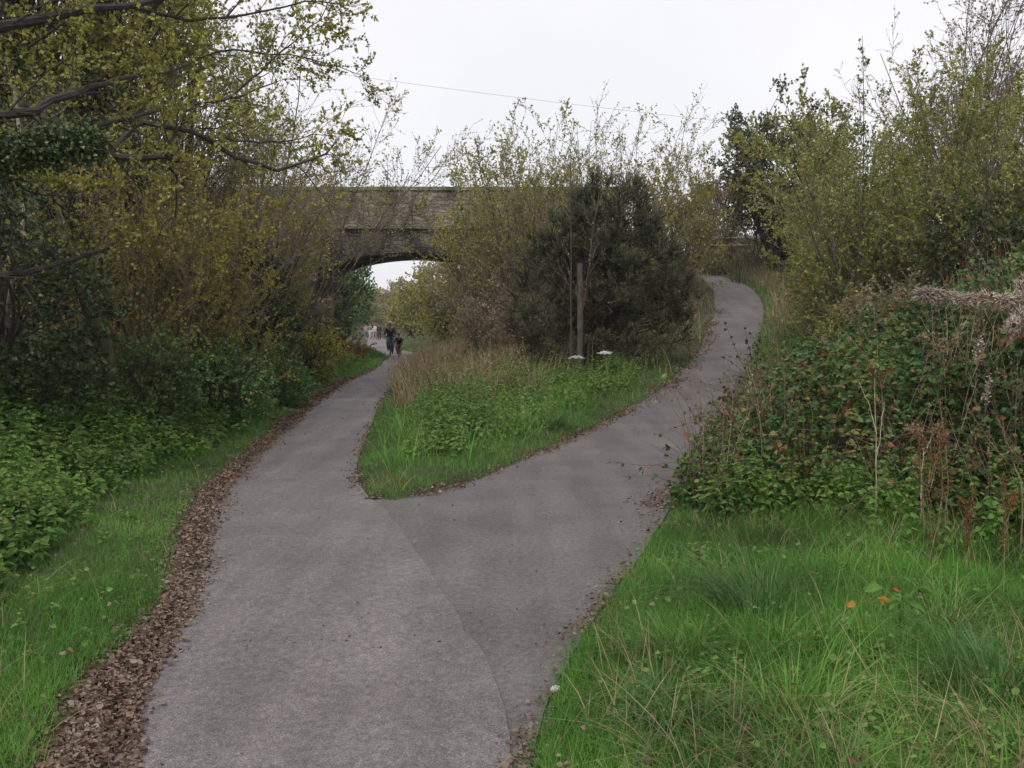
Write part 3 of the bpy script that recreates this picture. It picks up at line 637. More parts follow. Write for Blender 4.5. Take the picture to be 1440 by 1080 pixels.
mass('hawthorn_bush', 'low brown hedge bush behind the wooden fence', 1005, 48, 3.6, 1.8, 43, G_BROWN, BARK_D, clumps=80, tw=13, nl=9, L=.12, W=.05, tl=.5, cat='bush', trunk_r=.06, bottom=.0)
mass('hawthorn_bush', 'olive green bush growing over the right end of the wooden fence', 1150, 36, 2.2, 1.0, 44, G_BIRCH, BARK_D, clumps=80, tw=13, nl=9, L=.09, W=.036, tl=.45, cat='bush', trunk_r=.05, bottom=.0)
mass('hawthorn_bush', 'grey green bush filling the gap between the birches and the hawthorn', 1165, 25, 2.2, 1.0, 45, G_OLIVE, BARK_D, clumps=70, tw=13, nl=9, L=.08, W=.032, tl=.45, cat='bush', trunk_r=.05, bottom=.0)
# ------------------------------------------------------------------ the left bank
LB = 'trees and shrubs along the left bank'
shrub('birch_tree', 'yellow leaved shrub glowing half way along the left bank', 262, 15.0, 4.9, 1.7, 51, G_YELL, BARK_P, stems=30, tw=(13, 9), nleaf=7, L=.042, W=.02, group=LB, cat='shrub', spread=.42, r0=.018, t0=.12, twr=.003)
shrub('birch_tree', 'brownish yellow shrub behind the mossy leaning trunk', 160, 13.5, 4.6, 1.5, 52, G_YELL, BARK_P, stems=28, tw=(12, 8), nleaf=6, L=.04, W=.019, group=LB, cat='shrub', spread=.45, r0=.018, t0=.12, twr=.003)
shrub('willow_tree', 'olive willow overhanging the verge left of the bridge arch', 372, 30, 5.6, 1.6, 53, G_OLIVE, BARK_G, stems=26, tw=(13, 9), nleaf=8, L=.085, W=.03, group=LB, cat='tree', spread=.4, r0=.03, twr=.006)
shrub('willow_tree', 'browner willow hiding the left end of the bridge', 335, 26, 6.2, 1.8, 54, G_OLIVE, BARK_P, stems=26, tw=(13, 9), nleaf=8, L=.075, W=.03, group=LB, cat='tree', spread=.42, r0=.03, twr=.006)
mass('holly_tree', 'dark holly between the yellow shrub and the willows on the left', 335, 19.5, 3.6, 1.15, 55, G_DARK, BARK_D, clumps=80, tw=13, nl=11, L=.075, W=.034, tl=.4, group=LB, cat='tree', bottom=.02, trunk_r=.06)
mass('holly_tree', 'very dark ivy covered tree deep in the left bank', 60, 14.5, 4.6, 2.2, 57, G_DARK, BARK_D, clumps=110, tw=14, nl=11, L=.07, W=.03, tl=.5, group=LB, bottom=.0, trunk_r=.1)
mass('holly_tree', 'dark low holly behind the nettles under the yellow shrub', 215, 16.5, 2.6, 1.6, 58, G_DARK, BARK_D, clumps=70, tw=13, nl=10, L=.065, W=.028, tl=.4, group=LB, cat='bush', bottom=.0, trunk_r=.05)
mass('holly_tree', 'dark evergreen shrub nearest the camera on the left', -20, 10.5, 2.5, 1.4, 59, G_DARK, BARK_D, clumps=80, tw=13, nl=10, L=.06, W=.028, tl=.35, group=LB, cat='bush', bottom=.0, trunk_r=.05)
mass('oak_tree', 'tall olive tree filling the sky at the upper left', 60, 19, 10.5, 3.9, 60, G_OLIVE, BARK_D, clumps=320, tw=15, nl=11, L=.095, W=.042, tl=.75, group=LB, trunk_r=.16, bottom=.2)
mass('oak_tree', 'thin crowned tree standing behind the yellow shrub', 235, 24, 10.2, 2.7, 61, G_OLIVE, BARK_D, clumps=190, tw=14, nl=9, L=.09, W=.036, tl=.85, group=LB, trunk_r=.13, bottom=.12)
mass('oak_tree', 'brown tinged tree on the skyline left of the bridge', 385, 37, 8.6, 2.6, 62, G_BROWN, BARK_P, clumps=100, tw=15, nl=6, L=.1, W=.036, tl=.9, group=LB, trunk_r=.12, bottom=.15)
mass('oak_tree', 'dense tree at the far left edge behind the others', -120, 15, 9.5, 3.4, 63, G_OLIVE, BARK_D, clumps=180, tw=15, nl=10, L=.09, W=.036, tl=.8, group=LB, trunk_r=.18, bottom=.1)

shrub('willow_tree', 'tall fine twigged tree reaching furthest right over the left end of the bridge', 350, 21, 8.6, 2.2, 64, G_OLIVE, BARK_P, stems=16, tw=(14, 11), nleaf=4, L=.05, W=.021, group=LB, cat='tree', spread=.42, r0=.03, twr=.004, t0=.5, lean=(.10, 0))
shrub('willow_tree', 'bare brownish tree with dense fine twigs in front of the left end of the parapet', 290, 19, 7.8, 2.0, 65, G_BROWN, BARK_P, stems=14, tw=(13, 10), nleaf=2, L=.05, W=.02, group=LB, cat='tree', spread=.42, r0=.03, twr=.004, t0=.3)

shrub('shrub', 'brown twiggy shrub at the foot of the left bridge abutment', 428, 34, 3.0, .8, 56, G_BROWN, BARK_P, stems=24, tw=(10, 8), nleaf=4, L=.08, W=.03, group=LB, spread=.3, r0=.018, twr=.006)
mass('bramble_bush', 'low green bush directly under the yellow shrub on the left bank', 300, 14.2, 1.25, .9, 66, G_MID, BARK_D, clumps=60, tw=12, nl=9, L=.055, W=.024, tl=.32, group=LB, cat='bush', bottom=.0, trunk_r=.02)
mass('bramble_bush', 'low green bush between the dark holly and the left path', 365, 18.5, 1.2, 1.0, 67, G_MID, BARK_D, clumps=60, tw=12, nl=9, L=.065, W=.028, tl=.35, group=LB, cat='bush', bottom=.0, trunk_r=.02)
mass('bramble_bush', 'olive low bush nearest the bridge on the left bank', 425, 25, 1.7, 1.1, 68, G_OLIVE, BARK_D, clumps=60, tw=12, nl=9, L=.075, W=.03, tl=.4, group=LB, cat='bush', bottom=.0, trunk_r=.02)
mass('bramble_bush', 'dull green bush at the foot of the mossy leaning trunk', 190, 12.2, 1.3, 1.0, 69, G_MID, BARK_D, clumps=60, tw=12, nl=9, L=.05, W=.022, tl=.32, group=LB, cat='bush', bottom=.0, trunk_r=.02)

# the near tree on the left whose limbs reach over the verge
def near_tree():
    rng = np.random.default_rng(71)
    bx, by = -5.6, 8.2; bz = gz(bx, by)
    root = tag(empty('ash_tree', (bx, by, bz)), 'overhanging tree with crooked dark limbs reaching in from the upper left', 'tree', 'trees and shrubs along the left bank')
    fork = np.array([bx + .1, by, bz + 2.3])
    limbs = [  # surveyed limb lines: image points with a distance for each
        ([(-60, 238, 8.0), (60, 205, 8.0), (115, 200, 8.0), (155, 219, 8.0), (230, 223, 8.0), (252, 225, 8.1)], .05, .024),
        ([(155, 218, 8.0), (195, 168, 8.1), (245, 180, 8.2), (282, 190, 8.4), (335, 220, 8.6), (392, 243, 8.8), (425, 228, 9.0), (455, 222, 9.2), (472, 200, 9.4)], .030, .009),
        ([(230, 222, 8.0), (248, 183, 8.1), (266, 156, 8.1), (272, 140, 8.2)], .020, .010),
        ([(230, 223, 8.5), (248, 250, 8.7), (246, 295, 8.9), (222, 335, 9.1)], .013, .004),
        ([(282, 190, 9.2), (340, 198, 9.8), (400, 199, 10.5), (470, 185, 11.2)], .012, .004),
        ([(-70, 170, 8.2), (0, 162, 8.3), (50, 152, 8.5), (110, 130, 8.9), (170, 110, 9.5), (240, 100, 10.3)], .05, .012),
        ([(-60, 220, 8.2), (30, 205, 8.6), (90, 185, 9.0), (170, 172, 9.6), (240, 150, 10.4), (320, 140, 11.2), (390, 115, 12)], .03, .008),
        ([(-80, 60, 8.3), (30, 30, 8.5), (100, 18, 8.9), (180, 8, 9.4), (300, -20, 10.2)], .06, .015),
        ([(-60, 380, 8.2), (20, 388, 8.4), (90, 368, 8.6), (155, 348, 8.8)], .045, .012),
        ([(-30, 235, 8.3), (20, 255, 8.4), (50, 275, 8.5), (98, 276, 8.7)], .014, .006),
        ([(75, 280, 8.6), (95, 305, 8.7), (112, 335, 8.8)], .010, .004),
        ([(320, 140, 11.2), (400, 70, 11.6), (450, 30, 12), (470, -10, 12.3)], .014, .005),
        ([(240, 100, 10.3), (310, 70, 10.8), (390, 74, 11.3), (470, 90, 11.8), (520, 110, 12)], .014, .004),
        ([(180, 8, 9.4), (260, 30, 10), (350, 20, 10.6), (430, 0, 11), (500, 10, 11.5)], .02, .005),
    ]
    wm = MB(); tr = np.array([[(bx, by, bz - .2), (bx + .15, by, bz + .9), (bx - .05, by + .1, bz + 1.7), tuple(fork), (bx - .1, by + .1, bz + 3.4), (bx + .1, by + .2, bz + 4.6)]])
    tubes(wm, tr, [.17], [.08], 10, rng=rng)
    wm.build('trunk', BARK_M, root)
    P8 = []; R0 = []; R1 = []
    for pts, a, b in limbs:
        q = np.array([at(*p) for p in pts]); d = np.concatenate([[0], np.cumsum(np.linalg.norm(np.diff(q, axis=0), axis=1))])
        t = np.linspace(0, d[-1], 13); p = np.stack([np.interp(t, d, q[:, k]) for k in range(3)], 1); p[1:-1] += rng.normal(0, .012, (11, 3))
        m = MB(); tubes(m, p[None], [a], [b], 7, rng=rng); m.build('branch', BARK_D, root)
        P8.append(p); R0.append(a); R1.append(b)
    P8 = np.array(P8); R = (np.array(R0), np.array(R1))
    # feed limbs that join the outer limbs to the trunk
    sel = np.array([k for k in range(len(limbs)) for _ in range(1 if k in (1, 2, 3, 0) else 3)]); cm = MB(); s1 = spawn(P8[sel], (np.minimum(R[0], .02)[sel], np.minimum(R[1], .01)[sel]), 5, rng, .12, 1, (.4, 1.1), .42, .6)
    P1 = grow(s1[0], s1[1] + (0, .2, .1), np.clip(s1[2], .35, 1.5), 7, rng, .2, (0, 0, .02)); tubes(cm, P1, np.maximum(s1[3], .004), np.full(len(P1), .002), 4, mi=1, rng=rng)
    s2 = spawn(P1, (s1[3], s1[3] * .4), 7, rng, .1, 1, (.4, 1.1), .5, .6)
    P2 = grow(s2[0], s2[1], np.clip(s2[2], .2, .9), 5, rng, .22, (0, 0, .02)); tubes(cm, P2, np.full(len(P2), .0028), np.full(len(P2), .0014), 3, mi=1, rng=rng)
    top = P2[P2[:, -1, 2] > 3.0]
    leaf_on(cm, top, 13, rng, .043, .017, spread=.8, t0=.2); leaf_on(cm, P2[P2[:, -1, 2] <= 3.0], 1, rng, .05, .02)
    cm.build('crown', [G_OLIVE, BARK_D], root)
    # ivy sleeve round the thick limb
    im = MB(); q = P8[0]; S, T = lerp_poly(q[None], np.zeros(6500, int), rng.uniform(.1, .62, 6500)); S = S + rng.normal(0, .075, S.shape)
    leaves(im, S, rng.normal(0, 1, S.shape),   .034, .017, rng, big=True)
    S2, _ = lerp_poly(tr, np.zeros(5000, int), rng.uniform(.0, .95, 5000)); S2 = S2 + rng.normal(0, .22, S2.shape); leaves(im, S2, rng.normal(0, 1, S2.shape), .065, .032, rng, big=True)
    im.build('ivy', G_DARK, root)
near_tree()
# mossy leaning trunk and pale lichened trunk
def lean_trunk(name, label, pts, r0, r1, mat, seed, tw=4, leafm=None):
    rng = np.random.default_rng(seed); q = np.array([at(*p) for p in pts]); g = gz(q[0][0], q[0][1])
    if q[0][2] > g - .05: q = np.concatenate([[[q[0][0] - .05, q[0][1], g - .1]], q])
    root = tag(empty(name, tuple(q[0])), label, 'tree', LB); d = np.concatenate([[0], np.cumsum(np.linalg.norm(np.diff(q, axis=0), axis=1))])
    t = np.linspace(0, d[-1], 14); p = np.stack([np.interp(t, d, q[:, k]) for k in range(3)], 1); p[1:-1] += rng.normal(0, .02, (12, 3))
    m = MB(); tubes(m, p[None], [r0], [r1], 9, rng=rng); m.build('trunk', mat, root, smooth=True)
    c = MB(); s = spawn(p[None], (np.array([r0 * .3]), np.array([r1 * .4])), 16, rng, .35, 1, (.4, 1), .45, .6)
    P1 = grow(s[0], s[1], s[2], 6, rng, .15, (0, 0, .05)); tubes(c, P1, s[3], np.full(len(P1), .003), 4, mi=1, rng=rng)
    s2 = spawn(P1, (s[3], s[3] * .3), 8, rng, .2, 1, (.4, 1), .45, .5); P2 = grow(s2[0], s2[1], s2[2], 5, rng, .2, (0, 0, .05)); tubes(c, P2, np.full(len(P2), .003), np.full(len(P2), .0015), 3, mi=1, rng=rng)
    leaf_on(c, P2, tw, rng, .05, .022); c.build('crown', [leafm or G_OLIVE, BARK_P], root)
lean_trunk('ash_tree', 'mossy trunk leaning left among the dark growth behind the nettles', [(150, 500, 11.6), (140, 470, 11.6), (122, 430, 11.5), (108, 390, 11.5), (95, 330, 11.6), (70, 240, 11.8), (60, 150, 12)], .11, .04, BARK_M, 81, 3, G_YELL)
lean_trunk('birch_tree', 'pale blotched birch trunk at the left edge of the photograph', [(4, 520, 11.2), (8, 430, 11.2), (22, 375, 11.2), (36, 320, 11.2), (38, 285, 11.2), (30, 200, 11.4), (20, 120, 11.6)], .05, .02, BARK_B, 82, 4)

# ------------------------------------------------------------------ beyond the bridge
FB = 'trees beyond the bridge'
mass('oak_tree', 'green leafy tree seen through the left half of the arch', 482, 62, 6.8, 1.9, 91, G_MID, BARK_D, clumps=120, tw=12, nl=9, L=.16, W=.07, tl=.7, group=FB, trunk_r=.12, bottom=.05)
mass('oak_tree', 'browner tree close against the left side of the arch', 455, 52, 4.4, 1.0, 92, G_HAW, BARK_D, clumps=70, tw=12, nl=9, L=.14, W=.06, tl=.6, group=FB, trunk_r=.1, bottom=.0)
mass('willow_tree', 'rounded pale brown and olive willow filling the right of the arch', 622, 58, 4.9, 1.5, 93, G_OLIVE, BARK_P, clumps=110, tw=14, nl=6, L=.14, W=.05, tl=.8, group=FB, trunk_r=.1, bottom=.0)
mass('willow_tree', 'brown twiggy willow at the right end of the arch opening', 660, 54, 6.2, 2.0, 94, G_BROWN, BARK_P, clumps=90, tw=14, nl=5, L=.13, W=.05, tl=.8, group=FB, trunk_r=.1, bottom=.0)
mass('willow_tree', 'smaller olive willow beside the far path inside the arch', 580, 82, 4.4, 1.9, 95, G_OLIVE, BARK_P, clumps=60, tw=12, nl=7, L=.18, W=.08, tl=.8, group=FB, trunk_r=.1, bottom=.0)
for k, (px, Y, h, rx, mt) in enumerate([(500, 150, 6.5, 6, G_OLIVE), (530, 190, 6, 7, G_BROWN), (552, 165, 5.2, 5, G_OLIVE), (575, 135, 6.2, 5, G_BROWN), (610, 120, 8, 5, G_OLIVE), (470, 120, 8, 5, G_HAW)]):
    mass('oak_tree', ['grey green tree far down the path left of the sky gap', 'hazy brown tree farthest away at the end of the path', 'low olive tree at the foot of the sky gap', 'brown hedge tree right of the sky gap', 'olive tree far behind the round willow', 'dull green tree far behind the left of the arch'][k],
         px, Y, h, rx, 100 + k, mt, BARK_P, clumps=70, tw=12, nl=7, L=.32, W=.14, tl=1.3, group=FB, trunk_r=.15, bottom=.0)

# ------------------------------------------------------------------ ground cover
def scatter(rng, n, x0, x1, y0, y1, cond, p=1.5):
    """random points, thinner with distance, kept where cond(x, y, zones) > random"""
    u = rng.random(n); p = 1.01 if p == 1 else p
    y = (y0 ** (1 - p) + u * (y1 ** (1 - p) - y0 ** (1 - p))) ** (1 / (1 - p))
    x = rng.uniform(x0, x1, n)
    ok = np.abs(x) < .64 * y + 1.4
    x, y = x[ok], y[ok]; q = zones(x, y); c = cond(x, y, q)
    k = rng.random(len(x)) < c; x, y = x[k], y[k]
    return np.stack([x, y, ground(x, y)], 1)
def pick(q, k, names=('left', 'right', 'd1', 'd2', 'isl', 'edge')): pass

# width of the grass verge before the nettles / brambles start
def left_grass(y): return np.interp(y, [2, 4, 6, 8, 11, 15, 22, 30, 45], [1.35, 1.25, 1.05, .95, .75, .6, .5, .5, .4])
rng = np.random.default_rng(200)
wid = lambda y: (.7 + .6 * fbm(y * 1.1, y * 0, 14)) * np.interp(y, [3, 4.2, 5.6, 8, 11, 20, 40], [.38, .26, .16, .19, .22, .2, .2])
LITW = lambda y, q: .05 + .16 * fbm(y * 1.1, y * 0 + 3, 8)
# fresh short grass on the three verges
def c_grass(x, y, q):
    f = fbm(x * 2.2, y * 2.2, 12)
    lf = (q.left > .06) * sm(.8, 1.3, q.left / wid(y)) * (1 - sm(0, .5, q.left - left_grass(y)))
    rt = (q.right > -.01) * sm(-.05, .1, q.right) * (1 - sm(-.2, .7, q.right - right_grass(y)))
    dd = np.minimum(q.d1, q.d2)
    il = q.isl * sm(-.05, .1, dd) * np.where(y < 24, 1, .35) * (1 - .75 * sm(22, 30, y) * 0)
    return np.clip(lf + rt + il, 0, 1) * (.45 + .9 * f)
mb = MB()
P = scatter(rng, 860000, -9, 9, 2.6, 30, c_grass, 1.7)
n = len(P); sc = np.clip(P[:, 1] / 9, .75, 2.2); hh = (.045 + .075 * fbm(P[:, 0] * .9, P[:, 1] * .9, 33) ** 1.2) * rng.uniform(.5, 1.5, n)
hh *= np.where((P[:, 0] > 0) & (P[:, 1] < 9), 1.25, .95)
tone = np.clip(fbm(P[:, 0] * 1.7, P[:, 1] * 1.7, 41) * .8 + rng.normal(0, .17, n) - .02, 0, 1)
blades(mb, P, hh, .0042 * sc, rng, .35, .7, rnd=tone)
P = scatter(rng, 90000, -12, 9, 28, 62, lambda x, y, q: (q.left > .05) * (q.left < 1.2) + q.isl * (q.d1 < 1.3) * .8, 1.3); n2 = len(P)
blades(mb, P, rng.uniform(.08, .22, n2), np.full(n2, .02), rng, .35, .7)
tag(mb.build('grass', G_GRASS), kind='stuff'); print('grass', n)
# long, lank grass mixed through the right verge
mb = MB()
def c_long(x, y, q): 
    f = sm(.42, .62, fbm(x * 1.1, y * 1.1, 71))
    return (q.right > .25) * (1 - sm(.3, 1.6, q.right - right_grass(y))) * (.12 + .88 * f) * sm(.2, 1.2, q.right)
P = scatter(rng, 60000, -1, 9, 2.6, 16, c_long, 1.5); n = len(P)
blades(mb, P, rng.uniform(.10, .30, n) * (.7 + .6 * fbm(P[:, 0] * 2, P[:, 1] * 2, 9)), rng.uniform(.004, .008, n), rng, .45, 1.1, K=5, rnd=rng.random(n) ** 1.2)
P2 = P[rng.random(n) < .07]; 
tag(mb.build('long_grass', G_GRASS), kind='stuff')
mb = MB(); P = scatter(rng, 95000, -9, 9, 2.6, 26, lambda x, y, q: np.where(q.right > .2, .5, np.where(q.isl, .6, np.where(q.left > .2, .2, 0))) * sm(.5, .7, fbm(x * 1.6, y * 1.6, 55)), 1.5); n = len(P)
blades(mb, P, rng.uniform(.08, .34, n), rng.uniform(.003, .006, n), rng, .6, 1.2, K=4); 
P = scatter(rng, 110000, -6, 16, 19, 44, lambda x, y, q: ((q.isl * sm(20, 24, y) * (1 - sm(2.5, 6, q.d1) * .8)) * .9 + (q.right > .3) * .8 * (1 - sm(1.5, 5, q.right)) * sm(24, 30, y)) * sm(.35, .6, fbm(x * .9, y * .9, 57)), .9); n = len(P)
blades(mb, P, rng.uniform(.35, 1.0, n), rng.uniform(.012, .022, n), rng, .35, .7, K=4)
n = 7000; P = np.stack([rng.uniform(6.8, 13, n), rng.uniform(42.4, 47, n), np.zeros(n)], 1); P = P[(P[:, 0] > 8.8) | (P[:, 1] > 43.2)]; n = len(P); P[:, 2] = ground(P[:, 0], P[:, 1])
blades(mb, P, rng.uniform(.3, .8, n), rng.uniform(.015, .03, n), rng, .35, .7, K=4)
P = scatter(rng, 60000, 2, 16, 20, 42, lambda x, y, q: (q.right > .1) * (1 - sm(1.8, 3.2, q.right)) * (.4 + .6 * sm(.35, .6, fbm(x * 1.3, y * 1.3, 58))), .9); n = len(P)
mg = MB(); blades(mg, P, rng.uniform(.15, .5, n), rng.uniform(.012, .02, n), rng, .4, .8, K=4); tag(mg.build('bank_grass', G_GRASS), kind='stuff')
P = scatter(rng, 12000, -5, 3, 17, 32, lambda x, y, q: q.isl * (q.d1 > .35) * (q.d1 < 3.2) * sm(.35, .6, fbm(x * 1.1, y * 1.1, 59)), 1.1); n = len(P)
blades(mb, P, rng.uniform(.25, .95, n), rng.uniform(.010, .018, n), rng, .4, .9, K=4); Q = grow(P[::12], rng.normal(0, .3, (len(P[::12]), 3)) + (0, 0, 1), rng.uniform(.5, 1.2, len(P[::12])), 5, rng, .08); tubes(mb, Q, np.full(len(Q), .005), np.full(len(Q), .002), 3, rng=rng); leaf_on(mb, Q, 14, rng, .05, .014, t0=.55)
tag(mb.build('dry_grass', G_DRY), kind='stuff')
# tussocks: each a thing
TG = 'coarse grass tussocks'
def tussock(px, py, r, h, label, seed, mat=None, n=210, dry=.04):
    rg = np.random.default_rng(seed); x, y = gnd(px, py); z = gz(x, y); root = np.array([x, y, z])
    a = rg.uniform(0, 6.28, n); d = np.sqrt(rg.random(n)) * r * .45; B = root + np.stack([np.cos(a) * d, np.sin(a) * d, np.zeros(n)], 1)
    K = 6; a2 = a + rg.normal(0, .7, n); hh_ = rg.uniform(.3, 1.05, n) * h * (1 + .35 * np.sin(a * 2 + seed)); out = .3 + rg.random(n) * 1.15; skew = rg.normal(0, .35, 2)
    V = np.zeros((n, K + 1, 2, 3)); dr = np.stack([np.cos(a2) + skew[0], np.sin(a2) + skew[1], np.zeros(n)], 1); sd = np.stack([-np.sin(a2), np.cos(a2), np.zeros(n)], 1)
    for k in range(K + 1):
        t = k / K; c = B + dr * (out * hh_ * t * (.4 + .9 * t))[:, None]; c[:, 2] = z + hh_ * (1.5 * t - .95 * out * t * t); c[:, 2] = np.maximum(c[:, 2], z + .01)
        w_ = .0065 * (1 - .9 * t ** 2) * .5; V[:, k, 0] = c - sd * w_; V[:, k, 1] = c + sd * w_
    b_ = np.arange(n)[:, None, None] * (K + 1) * 2; k_ = np.arange(K)[None, :, None] * 2; F = (b_ + k_ + np.array([0, 1, 3, 2])[None, None, :]).reshape(-1, 4)
    m = MB(); V = V.reshape(-1, 3) - root; m.add(V, F, np.repeat(rg.random(n), (K + 1) * 2)); o = m.build('grass_tussock', mat or G_TUFT); o.location = root
    tag(o, label, 'grass tussock', TG)
for a in [(1055, 900, .42, .36, 'large dark grass tussock in the middle of the right verge', 1), (775, 612, .42, .34, 'dark grass tussock on the right side of the island between the paths', 2, None, 420),
          (655, 632, .4, .26, 'low grass tussock at the front of the nettles on the island', 3, None, 360), (940, 1045, .3, .24, 'flattened grass tussock at the bottom of the right verge', 4),
          (1330, 925, .38, .26, 'pale green tussock far right beside the yellow leaf', 6, G_GRASS),
          (1120, 1060, .36, .28, 'bright grass tussock at the bottom edge of the photo', 7, G_GRASS), (960, 960, .25, .22, 'small lank tussock between the path edge and the large tussock', 8, G_GRASS),
          (575, 560, .5, .34, 'grey green tussock at the left edge of the island beside the left path', 9, None, 420), (1400, 1050, .4, .32, 'dark tussock in the bottom right corner', 10)]: tussock(*a)

# nettles: stems with paired drooping leaves
def nettles(P, Hh, rng, L, name, mat, mb=None, per=8, sp=.09):
    mb = mb or MB(); n = len(P)
    D = np.stack([rng.normal(0, .22, n), rng.normal(0, .22, n), np.ones(n)], 1)
    Q = grow(P - (0, 0, .03), D, Hh, 6, rng, .09, (0, 0, 0)); tubes(mb, Q, np.full(n, .0035), np.full(n, .0015), 3, rnd=rng.random(n) * .4)
    for k in range(per):
        t = np.full(n, 1 - (k / per) ** 1.0 * .8 - .02) + rng.uniform(-.04, .04, n); t = np.clip(t, 0, 1); S, T = lerp_poly(Q, np.arange(n), t)
        a = rng.uniform(0, .6, n) + (k % 2) * 1.57
        for s in (0, math.pi):
            D = np.stack([np.cos(a + s), np.sin(a + s), np.full(n, .25 - .05 * k)], 1) + rng.normal(0, .22, (n, 3))
            sz = L * (.45 + .75 * min(1, (k + 1) / 4)) * rng.uniform(.75, 1.2, n); leaves(mb, S, D, sz, sz * .30, rng, big=True, droop=.3, rnd=np.clip(.75 - .08 * k + rng.normal(0, .18, n), 0, 1))
    return mb
def c_net(x, y, q):
    e = q.left - left_grass(y); w_ = np.interp(y, [4, 10, 20, 30], [4.5, 3.2, 2.4, 1.6])
    return (q.left > 0) * sm(-.15, .35, e) * (1 - sm(w_ - 1, w_, e)) * (.35 + .65 * sm(.3, .5, fbm(x * 1.2, y * 1.2, 77)))
P = scatter(rng, 15000, -11, 0, 4.2, 12, c_net, 1.2); n1 = len(P)
e = zones(P[:, 0], P[:, 1]).left - left_grass(P[:, 1]); hN = (.30 + .45 * sm(0, 1.6, e)) * (.6 + .8 * fbm(P[:, 0] * .9, P[:, 1] * .9, 78)) * rng.uniform(.7, 1.2, n1)
mb = nettles(P, hN, rng, .068, 'nettles', G_NET, per=9)
P = scatter(rng, 19000, -14, 0, 12, 62, c_net, 1.4); n2 = len(P)
e = zones(P[:, 0], P[:, 1]).left - left_grass(P[:, 1]); hN = (.28 + .5 * sm(0, 1.6, e)) * (.55 + .9 * fbm(P[:, 0] * .7, P[:, 1] * .7, 78)) * rng.uniform(.7, 1.2, n2)
nettles(P, hN, rng, .10, 'nettles', G_NET, mb, per=6)
tag(mb.build('nettles', G_NET), kind='stuff'); print('nettles', n1, n2)
def c_neti(x, y, q):
    dd = np.minimum(q.d1, q.d2)
    return q.isl * sm(.4, 1.15, dd + .5 * (fbm(x * 1.3, y * 1.3, 81) - .5)) * sm(.36, .6, fbm(x * 1.0, y * 1.0, 80) + .1) * (y < 27) * (.35 + .65 * (q.d2 > .5))
P = scatter(rng, 15000, -4, 7, 11, 28, c_neti, 1.3); n3 = len(P); q = zones(P[:, 0], P[:, 1]); dd = np.minimum(q.d1, q.d2)
mb = nettles(P, (.14 + .34 * sm(.3, 1.5, dd)) * rng.uniform(.5, 1.3, n3) * (.45 + 1.1 * fbm(P[:, 0] * 1.2, P[:, 1] * 1.2, 82)), rng, .072, '', G_NET, per=5)
G_NETB = leafmat('bright nettle leaves', [(.06, .15, .03), (.095, .20, .04), (.135, .25, .05), (.19, .28, .065), (.15, .15, .06)], .3, .6, .3, .25, 1.1)
tag(mb.build('weeds', G_NETB), kind='stuff')
P = scatter(rng, 26000, -4, 7, 10, 28, lambda x, y, q: q.isl * sm(.2, .5, np.minimum(q.d1, q.d2)) * sm(.45, .62, fbm(x * 1.4, y * 1.4, 83)), 1.2); n = len(P); mb = MB()
blades(mb, P, rng.uniform(.18, .60, n), rng.uniform(.006, .013, n), rng, .4, .9, K=5); tag(mb.build('island_grass', G_GRASS), kind='stuff')

def c_weed(x, y, q): return (((q.right > .3) & (q.right < right_grass(y) + .5)) * .5 + ((q.left > .45) & (q.left < left_grass(y) + .2)) * .25) * sm(.5, .68, fbm(x * 1.5, y * 1.5, 131))
P = scatter(rng, 7000, -6, 8, 2.7, 12, c_weed, 1.3); n = len(P); mb = nettles(P, rng.uniform(.07, .24, n), rng, .045, '', G_NETB, per=6)
S = scatter(rng, 9000, -6, 8, 2.7, 12, lambda x, y, q: (q.right > .2) * (q.right < 4) * .5 + (q.left > .3) * (q.left < 1.2) * .3, 1.3); S[:, 2] += rng.uniform(.04, .13, len(S))
sz = rng.uniform(.02, .045, len(S)); leaves(mb, S, rng.normal(0, 1, S.shape) * (1, 1, .4), sz, sz * .38, rng, big=True)
P = scatter(rng, 16000, .5, 8, 4.8, 9, lambda x, y, q: (q.right > .4) * np.exp(-((q.right - right_grass(y) - .1) / .45) ** 2) * sm(.35, .6, fbm(x * 1.2, y * 1.2, 151)) * .8, 1.1); n = len(P)
nettles(P, rng.uniform(.2, .6, n), rng, .055, '', G_NETB, mb, per=7)
tag(mb.build('verge_weeds', G_NETB), kind='stuff')
S = scatter(rng, 5200, -6, 8, 2.7, 12, lambda x, y, q: (q.right > .1) * (q.right < 5) * .35 + (q.left > .3) * (q.left < 1.4) * .3, 1.3); S[:, 2] += rng.uniform(.02, .12, len(S)); mb = MB()
sz = rng.uniform(.018, .04, len(S)); leaves(mb, S, rng.normal(0, 1, S.shape) * (1, 1, .4), sz, sz * .36, rng, big=True, fold=.5)
tag(mb.build('leaves_in_grass', G_LIT), kind='stuff')
